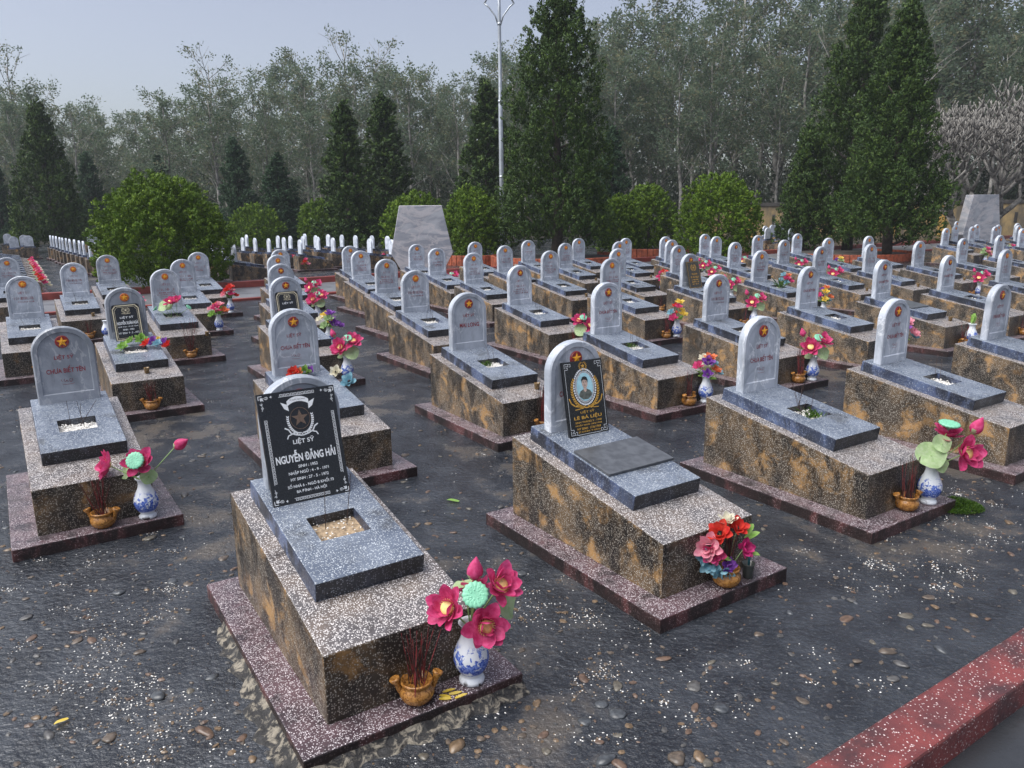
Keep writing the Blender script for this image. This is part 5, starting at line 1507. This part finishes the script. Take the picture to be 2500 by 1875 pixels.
def bush_crown(seed, h, r, npl, nl, ll, lw, plen, peak=0.0, lobes=0.07):
    rng = np.random.default_rng(seed)
    P, D, RAD = [], [], []
    nlobe = int(36 + 60 * r)
    for i in range(nlobe):
        u = (i + .5) / nlobe
        dz = 1 - 1.42 * u; a = i * 2.39996 + rng.uniform(-.25, .25)
        hxy = math.sqrt(max(0.0, 1 - dz * dz)) if dz > 0 else 1.0 - 0.10 * abs(dz)
        cz = h * 0.44
        z = cz + dz * (h - cz if dz > 0 else cz * 1.9)
        z = max(0.12, z)
        tt = max(0.0, (z - cz) / (h - cz))
        k = rng.uniform(.84, .94)
        c = np.array([hxy * r * k * (1 - peak * tt) * np.cos(a), hxy * r * k * (1 - peak * tt) * np.sin(a), z if dz < 0 else cz + dz * (h - cz) * k])
        axis = np.array([hxy * np.cos(a) * .75, hxy * np.sin(a) * .75, max(0.15, dz) + .55]); axis /= np.linalg.norm(axis)
        w = (0.08 + 0.08 * r) * rng.uniform(.8, 1.25)
        lobe_tufts(rng, c, axis, w, w * rng.uniform(1.2, 1.7), int(npl / nlobe * 1.7), plen * .26, P, D, RAD)
    n = npl // 2
    dd = rng.normal(size=(n, 3)); dd /= np.linalg.norm(dd, axis=1)[:, None]
    P.append(dd * np.array([r * .74, r * .74, h * .42]) * rng.uniform(.6, 1, (n, 1)) + np.array([0, 0, h * .43])); D.append(dd); RAD.append(np.full(n, plen * .5))
    return tufts(rng, np.concatenate(P), np.concatenate(D), np.concatenate(RAD), nl, ll, lw, 1.5)

def bush(loc, h, r, seed, label, npl, nl, ll, lw, plen, peak=0.0, name='round_bush', mat='bush'):
    e = empty(name, loc)
    obj('stem', tube('stem', [(0, 0, -0.1), (0.02, 0, h * .4), (0, 0.02, h * .7)], [0.07, .05, .02], 7, M['bark']), e)
    q, t = bush_crown(seed, h, r, npl, nl, ll, lw, plen, peak)
    obj('foliage', quads_mesh('foliage', q, M[mat], t), e)
    return tag(e, label, 'bush', 'clipped round bushes')
bush((-8.75, 19.4, 0), 2.72, 1.55, 11, 'largest yellow-green domed bush in front of the path at left', 2900, 20, 0.052, 0.015, 0.22, 0.16)
bush((-11.8, 36, 0), 2.12, 1.22, 12, 'round bush between the edge-on graves and the cypress pair', 620, 18, 0.085, 0.024, 0.21)
bush((-9.15, 37, 0), 2.36, 0.95, 13, 'round bush touching the left cypress of the pair', 520, 18, 0.085, 0.024, 0.21)
bush((-3.55, 29.2, 0), 2.45, 1.22, 14, 'round bush directly behind the marble slab', 900, 20, 0.07, 0.02, 0.21)
bush((-1.35, 27.5, 0), 2.58, 1.06, 15, 'upright round bush at the foot of the lamp post', 900, 20, 0.07, 0.02, 0.21, 0.1)
bush((4.3, 30.2, 0), 2.35, 0.85, 16, 'leaning bush just right of the tallest cypress', 700, 20, 0.07, 0.02, 0.21, 0.2)
bush((5.65, 31.6, 0), 2.80, 1.03, 17, 'egg-shaped bush right of the tallest cypress', 900, 20, 0.07, 0.02, 0.21)
bush((6.88, 25.6, 0), 2.85, 1.36, 18, 'broad domed bush between the tallest cypress and the pair', 1400, 20, 0.062, 0.018, 0.21, 0.08)
bush((-25.3, 40, 0), 1.12, 0.6, 19, 'smallest bush beside the dark solitary cypress', 260, 24, 0.085, 0.022, 0.2)

# ------------------------------------------------------------------ bare frangipani
def frangipani(seed=4):
    rng = random.Random(seed); v, f = [], []
    def grow(p, d, L, r, depth):
        m_ = p + d * L * .55 + Vector((rng.uniform(-.1, .1), rng.uniform(-.1, .1), 0.02)) * L
        q = m_ + (d + Vector((0, 0, .35))).normalized() * L * .5
        tube_data([p, m_, q], [r, r * .86, r * .74], 6 if depth < 4 else 4, v, f)
        if depth >= 7:
            return
        k = 3 if depth in (1, 3) else 2
        a0 = rng.uniform(0, 6.28)
        for i in range(k):
            a = a0 + 2 * math.pi * i / k + rng.uniform(-.3, .3)
            s = Vector((math.cos(a), math.sin(a), 0))
            nd_ = (d * .8 + s * rng.uniform(.5, .85) + Vector((0, 0, .22 + .03 * depth))).normalized()
            grow(q, nd_, L * rng.uniform(.74, .90), max(0.028, r * (.60 if k == 3 else .70)), depth + 1)
    for a in (0.2, 1.5, 2.9, 4.2, 5.4):
        grow(Vector((0.1 * math.cos(a), 0.1 * math.sin(a), 0.1)), Vector((math.cos(a) * .8, math.sin(a) * .8, .75)).normalized(), 1.35, 0.19, 0)
    return pyd('branches', v, f, M['frangipani'], True)
fr = empty('frangipani_tree', (22.6, 38.0, 0), 0.6, 1.12)
obj('trunk', tube('trunk', [(0, 0, -.1), (0.03, 0, .3), (0, 0, .75)], [.48, .36, .28], 10, M['frangipani']), fr)
obj('branches', frangipani(), fr)
tag(fr, 'bare pale frangipani tree with a maze of thick branches', 'tree')

# ------------------------------------------------------------------ the wood behind
def rubber_tree(seed, h, leafy=1.0):
    rng = random.Random(seed); v, f = [], []
    P = []
    pts = [Vector((0, 0, -0.2))]; dx, dy = rng.uniform(-.04, .04), rng.uniform(-.04, .04)
    for i in range(1, 9): pts.append(Vector((dx * h * i / 8 + rng.uniform(-.12, .12), dy * h * i / 8 + rng.uniform(-.12, .12), h * .93 * i / 8)))
    tube_data(pts, [0.16 * (1.08 - i / 8.6) for i in range(9)], 6, v, f)
    def at(t):
        k = min(7.999, t * 8); i = int(k); return pts[i].lerp(pts[i + 1], k - i)
    nb = 20
    for i in range(nb):
        t = 0.26 + 0.72 * (i + rng.random()) / nb
        a = i * 2.4 + rng.uniform(-.5, .5); p = at(t)
        L = h * (0.27 - 0.13 * t) * rng.uniform(.7, 1.3)
        el = rng.uniform(.55, 1.15)
        d = Vector((math.cos(a) * math.cos(el), math.sin(a) * math.cos(el), math.sin(el)))
        m_ = p + d * L * .5; q = m_ + (d + Vector((0, 0, .25))).normalized() * L * .5
        tube_data([p, m_, q], [.05 * (1.1 - t * .6), .034 * (1.1 - t * .5), .014], 4, v, f)
        for j in range(5):
            s = 0.35 + 0.65 * (j + rng.random()) / 5
            b0 = p.lerp(m_, s * 2) if s < .5 else m_.lerp(q, s * 2 - 1)
            e2 = (d + Vector((rng.gauss(0, .6), rng.gauss(0, .6), rng.gauss(.1, .4)))).normalized()
            l2 = L * rng.uniform(.22, .45); b1 = b0 + e2 * l2
            tube_data([b0, b1], [.016, .007], 3, v, f)
            for c in range(3):
                if rng.random() < leafy: P.append((b0.lerp(b1, rng.uniform(.5, 1.15)), e2))
        if rng.random() < leafy: P.append((q, d))
    tr = pyd('trunk', v, f, M['bark_grey'], True)
    g = np.random.default_rng(seed)
    pp_ = np.array([p[0][:] for p in P]); dd = np.array([p[1][:] for p in P]) * 0.6 + g.normal(size=(len(P), 3)) * .4 + np.array([0, 0, -.15])
    dd /= np.linalg.norm(dd, axis=1)[:, None]
    q, t = leaves_from_plumes(g, pp_, dd, g.uniform(.2, .45, len(P)), g.uniform(.3, .55, len(P)), 20, 0.22, 0.055, 0.1)
    return tr, quads_mesh('crown', q, M['rubber'], t)
RT = [rubber_tree(200 + i, 14.0, lf) for i, lf in enumerate((0.8, 0.65, 0.85, 0.5, 0.75, 0.16))]
SKX = [-38.4, -34.2, -31.5, -29.4, -28, -25.9, -23.1, -20.4, -17.6, -14.1, -12, -9.9, -7.2, -4.7, -2.3, 1.5, 5, 10.2, 13.7, 17.2, 24.1, 31, 40]
SKH = [10.9, 10.6, 9.9, 8.8, 7.8, 9.3, 11.2, 11.9, 11.4, 11.6, 12.3, 11.6, 11.6, 11.2, 12.3, 13.7, 14.4, 14.8, 15.9, 17.3, 19.0, 20, 20.5]
frng = random.Random(31)
wood = 0
for ri, (yr, gap) in enumerate(((50.5, 3.1), (55.5, 3.0), (62, 3.3), (70, 3.6))):
    x = -0.92 * yr
    while x < 0.98 * yr:
        xx, yy = x + frng.uniform(-1, 1), yr + frng.uniform(-1.6, 1.6)
        if xx > 14 and ri == 0: yy -= 0.6
        hh = np.interp(xx * 58 / yy, SKX, SKH) * yy / 58 * frng.choice([.72, .8, .88, .95, 1.0, 1.04]) * (0.93 if ri < 2 and xx > 0 else 1)
        k = 5 if frng.random() < 0.07 else frng.randrange(5)
        s = hh / 14.0
        e = empty('rubber_tree', (xx, yy, 0), frng.uniform(0, 6.28)); sx = s * frng.uniform(.95, 1.25); e.scale = (sx, sx, s)
        obj('trunk', RT[k][0], e); obj('crown', RT[k][1], e)
        tag(e, 'tall slender grey-green tree in the hazy wood behind the cemetery', 'tree', 'trees of the hazy wood')
        wood += 1
        x += gap * frng.uniform(.8, 1.25)
# a few bare crowns breaking the skyline
for x, y, h in ((-35.2, 57, 12.9), (-12.2, 60, 14.6), (-9.3, 56, 13.0), (-22.5, 61, 13.6)):
    e = empty('rubber_tree', (x, y, 0), frng.uniform(0, 6)); e.scale = (h / 14.0,) * 3
    obj('trunk', RT[5][0], e); obj('crown', RT[5][1], e)
    tag(e, 'almost leafless tree with bare twigs above the wood', 'tree', 'almost leafless trees of the wood')

def mass(seed, n, x0, x1, y0, y1, hfun, ll, lw, mat):
    g = np.random.default_rng(seed)
    x = g.uniform(x0, x1, n); y = g.uniform(y0, y1, n)
    hm = np.array([hfun(a, b) for a, b in zip(x, y)])
    z = hm * g.random(n) ** 1.2
    P = np.stack([x, y, z], 1); D = g.normal(size=(n, 3)); D[:, 2] = np.abs(D[:, 2]) + .2; D /= np.linalg.norm(D, axis=1)[:, None]
    q, t = leaves_from_plumes(g, P, D, g.uniform(.4, .9, n), g.uniform(.5, .9, n), 9, ll, lw, .3)
    return quads_mesh('mass', q, mat, t)
tag(obj('undergrowth', mass(61, 7500, -52, 55, 53, 78, lambda a, b: 2.6 + 1.3 * math.sin(a * .7 + b) + .02 * (b - 50) * 4, 0.34, 0.09, M['under'])), 'dark undergrowth below the trees of the wood', 'undergrowth', kind='stuff')
tag(obj('far_wood', mass(62, 15000, -85, 85, 84, 96, lambda a, b: max(4, 0.72 * np.interp(a * 58 / b, SKX, SKH) * b / 58) * (0.8 + .2 * math.sin(a * .9)), 0.5, 0.13, M['under'])), 'distant mass of the wood closing off the horizon', 'woods', kind='stuff')
floor_me = pyd('forest_floor', [(-160, 49.5, 0.004), (160, 49.5, 0.004), (260, 240, 0.004), (-260, 240, 0.004)], [(0, 1, 2, 3)], M['litter'])
tag(obj('forest_floor', floor_me), 'dark leaf litter under the trees of the wood', 'ground', kind='structure')

# ------------------------------------------------------------------ misty air
hz = box('haze', -140, 140, -12, 130, -1.2, 32, 0.0)
m, nt, out = new_mat('misty_air')
vol = nt.nodes.new('ShaderNodeVolumePrincipled')
vol.inputs['Color'].default_value = (0.86, 0.91, 1.0, 1)
vol.inputs['Density'].default_value = 0.0006
vol.inputs['Anisotropy'].default_value = 0.2
nt.links.new(vol.outputs[0], out.inputs['Volume'])
hz.materials.append(m)
tag(obj('haze', hz), 'pale mist hanging over the cemetery and the wood', 'haze', kind='stuff')
